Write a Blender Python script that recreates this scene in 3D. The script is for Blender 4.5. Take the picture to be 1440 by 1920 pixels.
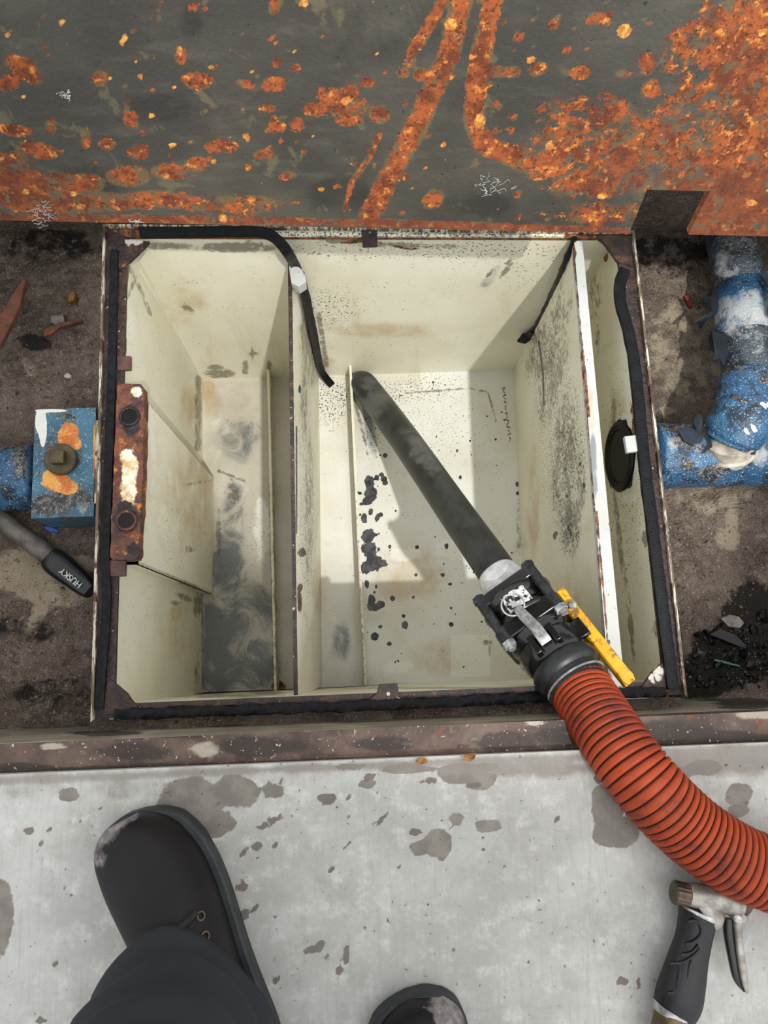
import bpy, bmesh, math, random
import numpy as np
from mathutils import Vector, Matrix, noise as mnoise

random.seed(7)
rng = np.random.default_rng(7)
for o in list(bpy.data.objects):
    bpy.data.objects.remove(o)
SC = bpy.context.scene
COL = SC.collection

# ------------------------------------------------------------------ camera
F = 1350.0                                   # focal length in pixels of the 1440x1920 frame
CAM = np.array([0.3434, 0.0709, 0.9821])
ROT = np.array([[0.9986755422506812, 0.02804379715542883, -0.043135910230487066],
                [-0.0360486947161904, 0.9795925614806091, -0.19773443074263447],
                [0.03671039252808914, 0.1990275331027342, 0.9793060748037201]])
cam_data = bpy.data.cameras.new('camera')
cam = bpy.data.objects.new('camera', cam_data)
COL.objects.link(cam)
M4 = Matrix([list(ROT[i]) + [float(CAM[i])] for i in range(3)] + [[0, 0, 0, 1]])
cam.matrix_world = M4
cam_data.sensor_fit = 'AUTO'
cam_data.sensor_width = 36.0
cam_data.lens = F / 1920 * 36
cam_data.clip_start = 0.01
SC.camera = cam

# ------------------------------------------------------------------ light and exposure
world = bpy.data.worlds.new('workshop_light')
SC.world = world
world.use_nodes = True
bg = world.node_tree.nodes['Background']
bg.inputs[0].default_value = (0.97, 0.985, 1.0, 1)
bg.inputs[1].default_value = 1.24
def spot(name, loc, target, energy, cone, blend, size, color):
    ld = bpy.data.lights.new(name, 'SPOT')
    ld.energy = energy; ld.color = color; ld.shadow_soft_size = size
    ld.spot_size = math.radians(cone); ld.spot_blend = blend
    o = bpy.data.objects.new(name, ld); COL.objects.link(o)
    o.location = loc
    o.rotation_euler = (Vector(loc) - Vector(target)).to_track_quat('Z', 'Y').to_euler()
spot('overhead_lamp', (1.62, -2.30, 6.0), (0.50, 0.58, -0.10), 1420, 9.6, 0.35, 0.06, (1.0, 0.985, 0.95))
ad = bpy.data.lights.new('ceiling_lamp', 'AREA')
ad.energy = 13
ad.shape = 'RECTANGLE'
ad.size = 1.6
ad.size_y = 1.6
ad.color = (1.0, 0.985, 0.96)
ceil_lamp = bpy.data.objects.new('ceiling_lamp', ad)
COL.objects.link(ceil_lamp)
CL = Vector((1.7, -0.5, 2.3))
ceil_lamp.location = CL
ceil_lamp.rotation_euler = (CL - Vector((0.5, -0.1, 0))).to_track_quat('Z', 'Y').to_euler()
SC.view_settings.view_transform = 'Standard'
SC.view_settings.look = 'None'
SC.view_settings.exposure = 0.0
SC.view_settings.gamma = 1.0
SC.view_settings.use_curve_mapping = False

# ------------------------------------------------------------------ pixel -> world helpers
def ray(px, py):
    return ROT @ np.array([(px - 720) / F, -(py - 960) / F, -1.0])
def U(px, py, z):                            # on the level z
    d = ray(px, py)
    return CAM + d * (z - CAM[2]) / d[2]
def UX(px, py, x):
    d = ray(px, py)
    return CAM + d * (x - CAM[0]) / d[0]
def UY(px, py, y):
    d = ray(px, py)
    return CAM + d * (y - CAM[1]) / d[1]
def UN(px, py, p0, n):
    d = ray(px, py)
    return CAM + d * np.dot(p0 - CAM, n) / np.dot(d, n)
def depth(p):
    return -float((np.asarray(p) - CAM) @ ROT[:, 2])
def PX(P):                                   # world points -> photo pixels (to read off stains once, at build)
    c = (P - CAM) @ ROT
    return np.stack([720 + F * c[:, 0] / -c[:, 2], 960 - F * c[:, 1] / -c[:, 2]], 1)

# ------------------------------------------------------------------ colour / materials
def lin(c):
    return tuple(((v / 255) / 12.92 if v / 255 <= 0.04045 else ((v / 255 + 0.055) / 1.055) ** 2.4) for v in c) + (1,)

class NT:
    def __init__(s, name):
        s.m = bpy.data.materials.new(name)
        s.m.use_nodes = True
        s.t = s.m.node_tree
        s.b = s.t.nodes['Principled BSDF']
        tc = s.t.nodes.new('ShaderNodeTexCoord')
        s.co = tc.outputs['Object']
    def n(s, k): return s.t.nodes.new(k)
    def l(s, a, b): s.t.links.new(a, b)
    def noise(s, scale, detail=4, rough=0.6, dist=0.0, stretch=None, off=None):
        q = s.n('ShaderNodeTexNoise')
        q.inputs['Scale'].default_value = scale
        q.inputs['Detail'].default_value = detail
        q.inputs['Roughness'].default_value = rough
        q.inputs['Distortion'].default_value = dist
        if stretch or off:
            mp = s.n('ShaderNodeMapping')
            if stretch: mp.inputs['Scale'].default_value = stretch
            if off: mp.inputs['Location'].default_value = off
            s.l(s.co, mp.inputs[0]); s.l(mp.outputs[0], q.inputs['Vector'])
        else:
            s.l(s.co, q.inputs['Vector'])
        return q.outputs[0]
    def voro(s, scale, feature='F1'):
        q = s.n('ShaderNodeTexVoronoi')
        q.feature = feature
        q.inputs['Scale'].default_value = scale
        s.l(s.co, q.inputs['Vector'])
        return q.outputs['Distance']
    def attr(s, name):
        q = s.n('ShaderNodeAttribute'); q.attribute_name = name
        return q.outputs['Fac']
    def math(s, op, a, b=None, c=None):
        q = s.n('ShaderNodeMath'); q.operation = op
        for i, v in enumerate((a, b, c)):
            if v is None: continue
            if isinstance(v, (int, float)): q.inputs[i].default_value = v
            else: s.l(v, q.inputs[i])
        return q.outputs[0]
    def step(s, v, lo, hi):
        q = s.n('ShaderNodeMapRange'); q.interpolation_type = 'SMOOTHSTEP'
        s.l(v, q.inputs['Value'])
        if lo < hi:
            q.inputs['From Min'].default_value = lo; q.inputs['From Max'].default_value = hi
        else:
            q.inputs['From Min'].default_value = hi; q.inputs['From Max'].default_value = lo
            q.inputs['To Min'].default_value = 1; q.inputs['To Max'].default_value = 0
        return q.outputs[0]
    def mixc(s, f, a, b):
        q = s.n('ShaderNodeMix'); q.data_type = 'RGBA'
        for v, i in ((f, 0), (a, 6), (b, 7)):
            if isinstance(v, (int, float)): q.inputs[i].default_value = v
            elif isinstance(v, tuple): q.inputs[i].default_value = v if len(v) == 4 else lin(v)
            else: s.l(v, q.inputs[i])
        return q.outputs[2]
    def mixf(s, f, a, b):
        q = s.n('ShaderNodeMix')
        for v, i in ((f, 0), (a, 2), (b, 3)):
            if isinstance(v, (int, float)): q.inputs[i].default_value = v
            else: s.l(v, q.inputs[i])
        return q.outputs[0]
    def amask(s, name, scale, amp, soft=0.1, detail=5, dist=0.0, stretch=None):
        """stain of the attribute's shape with a ragged edge"""
        nz = s.noise(scale, detail, 0.68, dist, stretch)
        a = s.attr(name)
        k = s.math('MULTIPLY', s.math('SUBTRACT', nz, 0.5), amp * 4.0)
        k = s.math('ADD', k, s.math('MULTIPLY', s.math('SUBTRACT', s.noise(scale * 0.3, 3, 0.6, 0.5, stretch, (3.1, 1.7, 0.4)), 0.5), amp * 2.4))
        v = s.math('ADD', a, s.math('MULTIPLY', k, s.step(a, 0.0, 0.4)))
        return s.step(v, 0.5 - soft, 0.5 + soft)
    def done(s, color, rough=0.5, bump=None, bstr=0.3, bdist=0.002, metal=0.0, spec=None, coat=None):
        for v, k in ((color, 'Base Color'), (rough, 'Roughness'), (metal, 'Metallic')):
            if isinstance(v, (int, float)): s.b.inputs[k].default_value = v
            elif isinstance(v, tuple): s.b.inputs[k].default_value = v if len(v) == 4 else lin(v)
            else: s.l(v, s.b.inputs[k])
        if spec is not None: s.b.inputs['Specular IOR Level'].default_value = spec
        if coat is not None: s.b.inputs['Coat Weight'].default_value = coat; s.b.inputs['Coat Roughness'].default_value = 0.12
        if bump is not None:
            q = s.n('ShaderNodeBump')
            q.inputs['Strength'].default_value = bstr
            q.inputs['Distance'].default_value = bdist
            s.l(bump, q.inputs['Height']); s.l(q.outputs[0], s.b.inputs['Normal'])
        return s.m

def simple(name, c1, c2, rough=0.5, scale=40, metal=0.0, bstr=0.15, spec=None, lo=0.35, hi=0.65, coat=None, bscale=None):
    t = NT(name)
    nz = t.noise(scale, 5)
    bz = nz if bscale is None else t.noise(bscale, 4)
    return t.done(t.mixc(t.step(nz, lo, hi), c1, c2), rough, bz, bstr, 0.001, metal, spec, coat)

def mat_paint(name, base, alt, wet=0.35, chips=(38, 36, 36), scuff=(108, 116, 120), speck=0.70, scuff_amp=0.5):
    t = NT(name)
    c = t.mixc(t.step(t.noise(5, 4), 0.35, 0.65), base, alt)
    c = t.mixc(t.math('MULTIPLY', t.step(t.noise(9, 6, 0.7, 0.6, (1, 1, 0.25)), 0.54, 0.72), 0.35), c, (182, 168, 118))
    c = t.mixc(t.math('MULTIPLY', t.amask('warm', 22, 0.3, 0.35), 0.6), c, (186, 152, 100))
    c = t.mixc(t.math('MULTIPLY', t.amask('white', 26, 0.6, 0.25), 0.55), c, (246, 246, 240))
    c = t.mixc(t.math('MULTIPLY', t.amask('scuff', 14, scuff_amp, 0.4, 7, 1.2), 0.8), c, scuff)
    c = t.mixc(t.math('MULTIPLY', t.amask('dirt', 95, 0.85, 0.45, 8, 0.4), 0.72), c, (86, 76, 54))
    ru = t.amask('rust', 70, 0.5, 0.15, 6)
    rc = t.mixc(t.step(t.noise(90, 4), 0.4, 0.6), (60, 34, 26), (150, 86, 40))
    c = t.mixc(ru, c, rc)
    spn = t.noise(260, 2, 0.5)
    den = t.attr('specks')
    spm = t.step(t.math('ADD', spn, t.math('MULTIPLY', den, 0.16)), speck, speck + 0.03)
    c = t.mixc(t.math('MULTIPLY', spm, 0.85), c, (44, 42, 38))
    ch = t.amask('chip', 120, 0.35, 0.04, 4)
    cc = t.mixc(t.step(t.noise(60, 4), 0.4, 0.65), chips, (78, 78, 80))
    c = t.mixc(ch, c, cc)
    b = t.math('ADD', t.math('MULTIPLY', t.noise(160, 3), 0.5), t.math('MULTIPLY', t.noise(18, 3), 0.6))
    b = t.math('SUBTRACT', b, t.math('MULTIPLY', ch, 0.5))
    r = t.mixf(t.step(t.noise(14, 4), 0.4, 0.62), wet, wet + 0.25)
    return t.done(c, r, b, 0.18, 0.004)

MAT = {}
def build_materials():
    MAT['paint'] = mat_paint('cream_tank_paint', (235, 232, 213), (224, 220, 196))
    MAT['paint_floor'] = mat_paint('pale_tank_floor_paint', (230, 230, 222), (218, 215, 200))
    MAT['paint_grey'] = mat_paint('scuffed_tank_floor_paint', (208, 202, 186), (184, 178, 162), scuff=(78, 90, 98), scuff_amp=0.75)
    MAT['paint_white'] = mat_paint('white_edge_paint', (198, 199, 197), (184, 185, 181), 0.4)
    # rusty cover
    t = NT('rusty_cover_steel')
    base = t.mixc(t.step(t.noise(7, 5), 0.35, 0.65), (77, 74, 65), (60, 58, 52))
    base = t.mixc(t.math('MULTIPLY', t.step(t.noise(60, 4, 0.6, 0, (0.25, 1, 1)), 0.5, 0.75), 0.4), base, (96, 91, 80))
    base = t.mixc(t.math('MULTIPLY', t.amask('dark', 20, 0.7, 0.5), 0.6), base, (36, 35, 34))
    base = t.mixc(t.math('MULTIPLY', t.step(t.noise(34, 5, 0.6, 0.4), 0.60, 0.68), 0.4), base, (122, 112, 78))
    ru = t.amask('rust', 105, 0.95, 0.09, 10, 0.25)
    gr = t.math('MULTIPLY', t.step(t.noise(240, 5, 0.75), 0.57, 0.61), t.step(t.attr('rust'), 0.02, 0.5))
    ru = t.math('MAXIMUM', ru, gr)
    lone = t.step(t.noise(75, 8, 0.75), 0.665, 0.69)
    ru = t.math('MAXIMUM', ru, lone)
    halo = t.amask('rust', 36, 0.8, 0.35, 5)
    base = t.mixc(t.math('MULTIPLY', halo, 0.45), base, (128, 104, 62))
    rc = t.mixc(t.step(t.noise(45, 6, 0.7), 0.40, 0.58), (104, 50, 25), (158, 82, 38))
    rc = t.mixc(t.step(t.noise(110, 4, 0.6), 0.55, 0.66), rc, (206, 130, 58))
    rc = t.mixc(t.math('MULTIPLY', t.step(t.noise(210, 4, 0.7), 0.54, 0.62), 0.75), rc, (62, 32, 22))
    rc = t.mixc(t.math('MULTIPLY', t.amask('redbrown', 20, 0.3, 0.3), 0.6), rc, (100, 50, 33))
    c = t.mixc(ru, base, rc)
    sp = t.step(t.noise(190, 2), 0.70, 0.73)
    c = t.mixc(t.math('MULTIPLY', sp, 0.8), c, (30, 28, 26))
    c = t.mixc(t.amask('spot', 90, 0.3, 0.15), c, t.mixc(t.step(t.noise(200, 3), 0.45, 0.6), (180, 112, 46), (222, 164, 80)))
    b = t.math('ADD', t.math('MULTIPLY', ru, 0.6), t.math('MULTIPLY', t.noise(220, 4), 0.6))
    MAT['plate'] = t.done(c, t.mixf(ru, 0.5, 0.85), b, 0.35, 0.003)
    # concrete
    t = NT('worn_concrete')
    c = t.mixc(t.step(t.noise(6, 6, 0.65), 0.35, 0.65), (196, 196, 191), (172, 171, 166))
    c = t.mixc(t.math('MULTIPLY', t.step(t.noise(13, 7, 0.75), 0.52, 0.66), 0.4), c, (150, 147, 140))
    c = t.mixc(t.math('MULTIPLY', t.step(t.noise(45, 7, 0.7), 0.48, 0.72), 0.5), c, (226, 225, 220))
    c = t.mixc(t.math('MULTIPLY', t.step(t.noise(150, 4, 0.7), 0.52, 0.75), 0.4), c, (150, 147, 140))
    c = t.mixc(t.math('MULTIPLY', t.step(t.noise(260, 3, 0.6, 0, (1, 0.06, 1)), 0.52, 0.7), 0.3), c, (160, 156, 150))
    wet = t.amask('wet', 34, 0.3, 0.07, 7)
    c = t.mixc(t.math('MULTIPLY', wet, 0.88), c, t.mixc(t.step(t.noise(40, 5), 0.4, 0.62), (104, 97, 88), (126, 118, 106)))
    c = t.mixc(t.math('MULTIPLY', t.amask('stain', 60, 0.6, 0.10, 6), 0.8), c, t.mixc(t.step(t.noise(20, 3), 0.4, 0.6), (104, 84, 70), (84, 76, 68)))
    c = t.mixc(t.math('MULTIPLY', t.amask('grime', 24, 0.4, 0.4), 0.7), c, (126, 118, 108))
    sp = t.step(t.noise(150, 2), 0.715, 0.735)
    c = t.mixc(t.math('MULTIPLY', sp, 0.8), c, (74, 68, 62))
    MAT['concrete'] = t.done(c, t.mixf(wet, 0.8, 0.5), t.noise(260, 4), 0.12, 0.002)
    # pit dirt
    t = NT('wet_pit_dirt')
    c = t.mixc(t.step(t.noise(9, 6, 0.7), 0.35, 0.65), (128, 112, 99), (88, 74, 64))
    c = t.mixc(t.math('MULTIPLY', t.step(t.noise(60, 6, 0.75), 0.48, 0.66), 0.7), c, (150, 136, 120))
    c = t.mixc(t.math('MULTIPLY', t.amask('pale', 40, 0.5, 0.25, 7), 0.8), c, (190, 174, 148))
    c = t.mixc(t.math('MULTIPLY', t.step(t.noise(380, 4, 0.7), 0.58, 0.64), 0.8), c, (200, 190, 174))  # pale speckle paints wet sparkle into the colour
    c = t.mixc(t.math('MULTIPLY', t.step(t.noise(140, 3, 0.6, 0.5), 0.62, 0.68), 0.8), c, (34, 30, 27))
    c = t.mixc(t.math('MULTIPLY', t.amask('sludge', 40, 0.5, 0.2, 6), 0.92), c, (24, 22, 20))  # this mask holds real sludge and shade painted near the cover
    b = t.math('ADD', t.noise(70, 6, 0.7), t.math('MULTIPLY', t.noise(320, 3), 0.9))
    r = t.mixf(t.amask('sludge', 40, 0.5, 0.2, 6), t.mixf(t.step(t.noise(30, 4), 0.42, 0.6), 0.3, 0.7), 0.22)
    MAT['dirt'] = t.done(c, r, b, 0.9, 0.008)
    # front wall of the pit
    t = NT('oily_olive_pit_wall')
    c = t.mixc(t.step(t.noise(8, 5, 0.6, 0.4, (1, 1, 1)), 0.38, 0.62), (168, 160, 138), (134, 126, 108))
    c = t.mixc(t.math('MULTIPLY', t.step(t.noise(14, 6, 0.7, 0.8, (0.3, 1, 6)), 0.52, 0.66), 0.85), c, (52, 46, 38))
    c = t.mixc(t.math('MULTIPLY', t.amask('grime', 50, 0.5, 0.2, 6), 0.85), c, (40, 33, 27))
    MAT['pitwall'] = t.done(c, 0.75, t.noise(120, 5), 0.3, 0.003)
    t = NT('rusty_brown_frame')
    c = t.mixc(t.step(t.noise(11, 6, 0.7), 0.35, 0.62), (112, 92, 80), (72, 56, 48))
    c = t.mixc(t.math('MULTIPLY', t.step(t.noise(60, 5, 0.7), 0.56, 0.68), 0.6), c, (134, 112, 96))
    c = t.mixc(t.math('MULTIPLY', t.amask('pale', 50, 0.4, 0.3, 6), 0.8), c, (188, 178, 160))
    c = t.mixc(t.math('MULTIPLY', t.amask('grime', 30, 0.45, 0.3, 6), 0.8), c, (46, 36, 31))
    c = t.mixc(t.math('MULTIPLY', t.step(t.noise(230, 3), 0.66, 0.69), 0.8), c, (216, 206, 190))
    c = t.mixc(t.math('MULTIPLY', t.step(t.noise(28, 4), 0.62, 0.68), 0.6), c, (130, 66, 40))
    MAT['frame'] = t.done(c, 0.6, t.noise(150, 5), 0.4, 0.003)
    # rim steel : flaking
    t = NT('rusty_dark_rim_steel')
    c = t.mixc(t.step(t.noise(40, 6, 0.7), 0.4, 0.6), (30, 24, 22), (66, 44, 36))
    c = t.mixc(t.step(t.noise(80, 5, 0.7), 0.62, 0.68), c, (132, 76, 40))
    c = t.mixc(t.math('MULTIPLY', t.step(t.noise(120, 4), 0.66, 0.69), 0.9), c, (190, 180, 160))
    MAT['rim'] = t.done(c, 0.45, t.noise(160, 5), 0.8, 0.003)
    t = NT('rusty_corner_plate_steel')
    c = t.mixc(t.step(t.noise(40, 6, 0.7), 0.4, 0.6), (34, 24, 22), (78, 50, 38))
    c = t.mixc(t.amask('white', 60, 0.45, 0.08, 6), c, (226, 218, 208))
    c = t.mixc(t.math('MULTIPLY', t.amask('rust', 60, 0.4, 0.2, 6), 0.8), c, (160, 96, 44))
    MAT['gusset'] = t.done(c, 0.45, t.noise(150, 5), 0.9, 0.003)
    t = NT('rim_edge_flaked_paint')
    c = t.mixc(t.step(t.noise(60, 6, 0.7, 0, (3, 0.4, 1)), 0.44, 0.54), (206, 198, 180), (96, 82, 60))
    c = t.mixc(t.step(t.noise(30, 4), 0.56, 0.64), c, (70, 40, 28))
    MAT['rimedge'] = t.done(c, 0.5, t.noise(120, 4), 0.4, 0.002)
    # bracket
    t = NT('rust_eaten_bracket')
    c = t.mixc(t.step(t.noise(36, 6, 0.7), 0.38, 0.62), (58, 34, 34), (120, 66, 36))
    c = t.mixc(t.step(t.noise(50, 5, 0.65), 0.56, 0.66), c, (196, 120, 46))
    c = t.mixc(t.amask('white', 60, 0.55, 0.2, 6), c, t.mixc(t.step(t.noise(70, 5), 0.42, 0.6), (240, 228, 204), (208, 170, 110)))
    c = t.mixc(t.amask('dirt', 70, 0.4, 0.15, 6), c, (28, 18, 18))
    MAT['bracket'] = t.done(c, 0.4, t.noise(120, 5), 0.9, 0.003)
    # blue tar tape
    def blue(name, a, b, dark, k):
        t = NT(name)
        c = t.mixc(t.step(t.noise(14, 6, 0.65), 0.36, 0.62), a, b)
        c = t.mixc(t.math('MULTIPLY', t.step(t.noise(26, 6, 0.7, 0.5), 0.50, 0.62), k), c, dark)
        c = t.mixc(t.math('MULTIPLY', t.amask('pale', 40, 0.5, 0.25, 6), 0.85), c, (176, 178, 176))
        c = t.mixc(t.math('MULTIPLY', t.amask('dirt', 40, 0.5, 0.2, 6), 0.9), c, t.mixc(t.step(t.noise(120, 4), 0.45, 0.6), (40, 38, 38), (112, 104, 92)))
        c = t.mixc(t.math('MULTIPLY', t.amask('rust', 40, 0.35, 0.1, 6), 1.0), c, t.mixc(t.step(t.noise(50, 4), 0.4, 0.6), (206, 110, 30), (238, 170, 80)))
        c = t.mixc(t.math('MULTIPLY', t.amask('white', 40, 0.3, 0.06, 6), 1.0), c, (232, 230, 220))
        c = t.mixc(t.math('MULTIPLY', t.step(t.noise(420, 3), 0.62, 0.65), 0.8), c, (206, 214, 218))
        bb = t.math('ADD', t.noise(24, 6, 0.7, 0.8), t.math('MULTIPLY', t.noise(140, 4), 0.5))
        return t.done(c, 0.3, bb, 0.7, 0.006)
    MAT['blue'] = blue('blue_pipe_tape', (56, 104, 140), (42, 78, 112), (26, 32, 38), 0.85)
    MAT['bluebox'] = blue('worn_blue_paint', (70, 120, 142), (54, 92, 112), (62, 66, 60), 0.85)
    MAT['tar'] = blue('tarred_grey_pipe_wrap', (70, 80, 88), (50, 58, 66), (24, 24, 26), 0.8)
    MAT['torn'] = simple('torn_dark_blue_tape', (16, 36, 52), (7, 11, 15), 0.6, 30, 0, 0.6)
    MAT['rubber'] = simple('black_gasket_rubber', (13, 14, 15), (27, 28, 31), 0.45, 120, 0, 0.5, bscale=260, spec=0.16)
    MAT['rubberwet'] = simple('wet_black_gasket_rubber', (10, 11, 12), (20, 22, 26), 0.3, 60, 0, 1.0, bscale=420, spec=0.18)
    t = NT('black_suction_pipe')
    c = t.mixc(t.step(t.noise(24, 5), 0.4, 0.6), (34, 36, 36), (52, 54, 54))
    c = t.mixc(t.math('MULTIPLY', t.amask('pale', 50, 0.4, 0.35), 0.6), c, (112, 112, 108))
    MAT['pipe'] = t.done(c, 0.38, t.noise(240, 3), 0.5, 0.003)
    MAT['tape'] = simple('white_thread_tape', (226, 226, 226), (188, 188, 190), 0.5, 50, 0, 0.9)
    MAT['poly'] = simple('black_valve_plastic', (9, 10, 10), (19, 20, 21), 0.22, 30, 0, 0.15, coat=0.3)
    MAT['poly2'] = simple('dull_black_rubber', (20, 22, 23), (38, 40, 42), 0.42, 40, 0, 0.2)
    MAT['steel'] = simple('worn_steel', (206, 206, 204), (150, 150, 148), 0.35, 90, 0.6, 0.3)
    MAT['darksteel'] = simple('dark_bolt_steel', (40, 42, 43), (64, 66, 67), 0.4, 90, 0.5, 0.2)
    MAT['lever'] = simple('grey_cam_lever_steel', (118, 120, 118), (168, 168, 164), 0.42, 120, 0.5, 0.4)
    MAT['sticker'] = simple('worn_white_sticker', (30, 31, 31), (222, 222, 220), 0.5, 130, 0, 0.1, lo=0.46, hi=0.52)
    t = NT('scratched_yellow_handle')
    c = t.mixc(t.step(t.noise(30, 5), 0.35, 0.65), (224, 170, 22), (206, 146, 14))
    c = t.mixc(t.math('MULTIPLY', t.step(t.noise(60, 6, 0.75), 0.50, 0.60), 0.8), c, (92, 68, 26))
    MAT['yellow'] = t.done(c, 0.35, t.noise(120, 4), 0.3, 0.002)
    t = NT('ribbed_orange_hose')
    c = t.mixc(t.step(t.noise(10, 4), 0.38, 0.62), (166, 66, 30), (134, 50, 26))
    c = t.mixc(t.math('MULTIPLY', t.step(t.noise(24, 6, 0.75), 0.50, 0.66), 0.7), c, (92, 40, 32))
    c = t.mixc(t.step(t.attr('groove'), 0.30, 0.70), c, (30, 14, 12))  # dark groove colour also paints the shade between the ribs
    MAT['hose'] = t.done(c, 0.55, t.noise(60, 4), 0.15, 0.002, spec=0.3)
    # boots
    t = NT('dark_boot_leather')
    c = t.mixc(t.step(t.noise(14, 4), 0.35, 0.65), (24, 23, 26), (30, 27, 27))
    c = t.mixc(t.amask('scuff', 60, 0.35, 0.25, 6), c, t.mixc(t.step(t.noise(90, 4), 0.4, 0.6), (150, 144, 142), (118, 112, 110)))
    MAT['leather'] = t.done(c, 0.5, t.noise(180, 4), 0.15, 0.002, spec=0.22)
    MAT['sole'] = simple('grey_black_boot_rubber', (34, 38, 40), (46, 50, 52), 0.6, 60, 0, 0.2)
    MAT['lace'] = simple('brown_boot_lace', (34, 30, 29), (24, 22, 21), 0.8, 300)
    t = NT('charcoal_trouser_cloth')
    c = t.mixc(t.step(t.noise(8, 3), 0.35, 0.65), (42, 46, 50), (34, 38, 44))
    MAT['cloth'] = t.done(c, 0.9, t.noise(600, 2), 0.25, 0.001)
    MAT['grip'] = simple('black_rubber_grip', (13, 15, 20), (9, 10, 14), 0.45, 50, 0, 0.1)
    MAT['gunmetal'] = simple('worn_grey_zinc', (176, 172, 164), (120, 114, 106), 0.42, 45, 0.4, 0.4)
    MAT['knob'] = simple('brown_tarnished_brass', (98, 84, 70), (66, 56, 48), 0.45, 60, 0.5, 0.2)
    MAT['brass'] = simple('tarnished_brass', (128, 112, 80), (92, 80, 58), 0.4, 60, 0.7, 0.2)
    MAT['rustbar'] = simple('flat_rust', (118, 74, 54), (86, 54, 42), 0.8, 40, 0, 0.8)
    MAT['lug'] = simple('dark_red_brown_steel', (92, 56, 50), (62, 38, 36), 0.55, 70, 0, 0.6)
    MAT['plug'] = simple('oxidised_plug_bronze', (96, 84, 58), (70, 62, 46), 0.45, 60, 0.3, 0.4)
    MAT['barsteel'] = simple('dirty_grey_tool_steel', (118, 112, 104), (84, 78, 72), 0.4, 40, 0.4, 0.3)
    MAT['black'] = simple('black_tool_grip', (16, 17, 18), (28, 30, 31), 0.3, 40)
    MAT['letter'] = simple('white_lettering', (226, 226, 222), (190, 190, 186), 0.6, 200)
    MAT['ring'] = simple('black_tar_seal', (5, 5, 5), (16, 16, 17), 0.4, 60, 0, 0.7, spec=0.3)
    MAT['collar'] = simple('dirty_white_collar', (206, 200, 186), (160, 148, 130), 0.45, 50, 0, 0.3)
    MAT['web'] = simple('grey_cobweb', (222, 222, 220), (190, 190, 188), 0.9, 100)
    MAT['leaf'] = simple('dry_leaf', (170, 112, 44), (108, 72, 36), 0.7, 60, 0, 0.4)
    MAT['stone'] = simple('wet_gravel', (70, 62, 56), (128, 116, 104), 0.35, 60, 0, 0.6)
    MAT['redp'] = simple('red_plastic', (150, 50, 40), (120, 40, 34), 0.5, 60)
    MAT['greenp'] = simple('green_plastic', (24, 92, 74), (18, 70, 58), 0.4, 60)
    MAT['bluep'] = simple('bright_blue_plastic', (30, 96, 190), (24, 76, 160), 0.5, 60)
    MAT['ink'] = simple('dark_ink', (60, 56, 48), (84, 78, 66), 0.7, 200)
build_materials()

# ------------------------------------------------------------------ mesh helpers
class Geo:
    def __init__(s): s.v = []; s.f = []
    def add(s, V, Fc):
        o = len(s.v)
        s.v.extend([tuple(map(float, p)) for p in V])
        s.f.extend([tuple(i + o for i in f) for f in Fc])
        return o

def grid(g, c00, c10, c11, c01, nu, nv):
    c00, c10, c11, c01 = map(np.asarray, (c00, c10, c11, c01))
    u = np.linspace(0, 1, nu + 1); v = np.linspace(0, 1, nv + 1)
    uu, vv = np.meshgrid(u, v)
    uu = uu.ravel()[:, None]; vv = vv.ravel()[:, None]
    P = c00 * (1 - uu) * (1 - vv) + c10 * uu * (1 - vv) + c11 * uu * vv + c01 * (1 - uu) * vv
    q = np.arange(nu * nv); r = q // nu; c = q % nu
    a = r * (nu + 1) + c
    g.add(P, np.stack([a, a + 1, a + nu + 2, a + nu + 1], 1).tolist())

def slab(g, c00, c10, c11, c01, nu, nv, off):
    """fine grid on the seen face, plain faces behind and round the edge; off = vector of thickness"""
    off = np.asarray(off, float)
    grid(g, c00, c10, c11, c01, nu, nv)
    A = [np.asarray(c) for c in (c00, c10, c11, c01)]
    B = [a + off for a in A]
    g.add(A + B, [(4, 7, 6, 5), (0, 4, 5, 1), (1, 5, 6, 2), (2, 6, 7, 3), (3, 7, 4, 0)])

def box(g, c, X, Y, Z):
    """c centre, X/Y/Z half-axis vectors"""
    c, X, Y, Z = (np.asarray(k, float) for k in (c, X, Y, Z))
    V = [c + sx * X + sy * Y + sz * Z for sz in (-1, 1) for sy in (-1, 1) for sx in (-1, 1)]
    g.add(V, [(0, 2, 3, 1), (4, 5, 7, 6), (0, 1, 5, 4), (2, 6, 7, 3), (0, 4, 6, 2), (1, 3, 7, 5)])

def prism(g, top, bottom):
    n = len(top)
    g.add(list(top) + list(bottom), [tuple(range(n)), tuple(range(2 * n - 1, n - 1, -1))] +
          [(i, n + i, n + (i + 1) % n, (i + 1) % n) for i in range(n)])

def pxprism(g, pts, z1, z0):
    T = [U(x, y, z1) for x, y in pts]
    prism(g, T, [np.array([t[0], t[1], z0]) for t in T])

def resample(P, n):
    P = np.asarray(P, float)
    # Catmull-Rom through the points
    Q = np.vstack([2 * P[0] - P[1], P, 2 * P[-1] - P[-2]])
    out = []
    for i in range(1, len(Q) - 2):
        for t in np.linspace(0, 1, 24, endpoint=False):
            a, b, c, d = Q[i - 1], Q[i], Q[i + 1], Q[i + 2]
            out.append(0.5 * (2 * b + (c - a) * t + (2 * a - 5 * b + 4 * c - d) * t * t + (3 * b - a - 3 * c + d) * t ** 3))
    out.append(P[-1]); out = np.array(out)
    s = np.concatenate([[0], np.cumsum(np.linalg.norm(np.diff(out[:, :3], axis=0), axis=1))])
    return np.stack([np.interp(np.linspace(0, s[-1], n), s, out[:, k]) for k in range(out.shape[1])], 1), s[-1]

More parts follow.
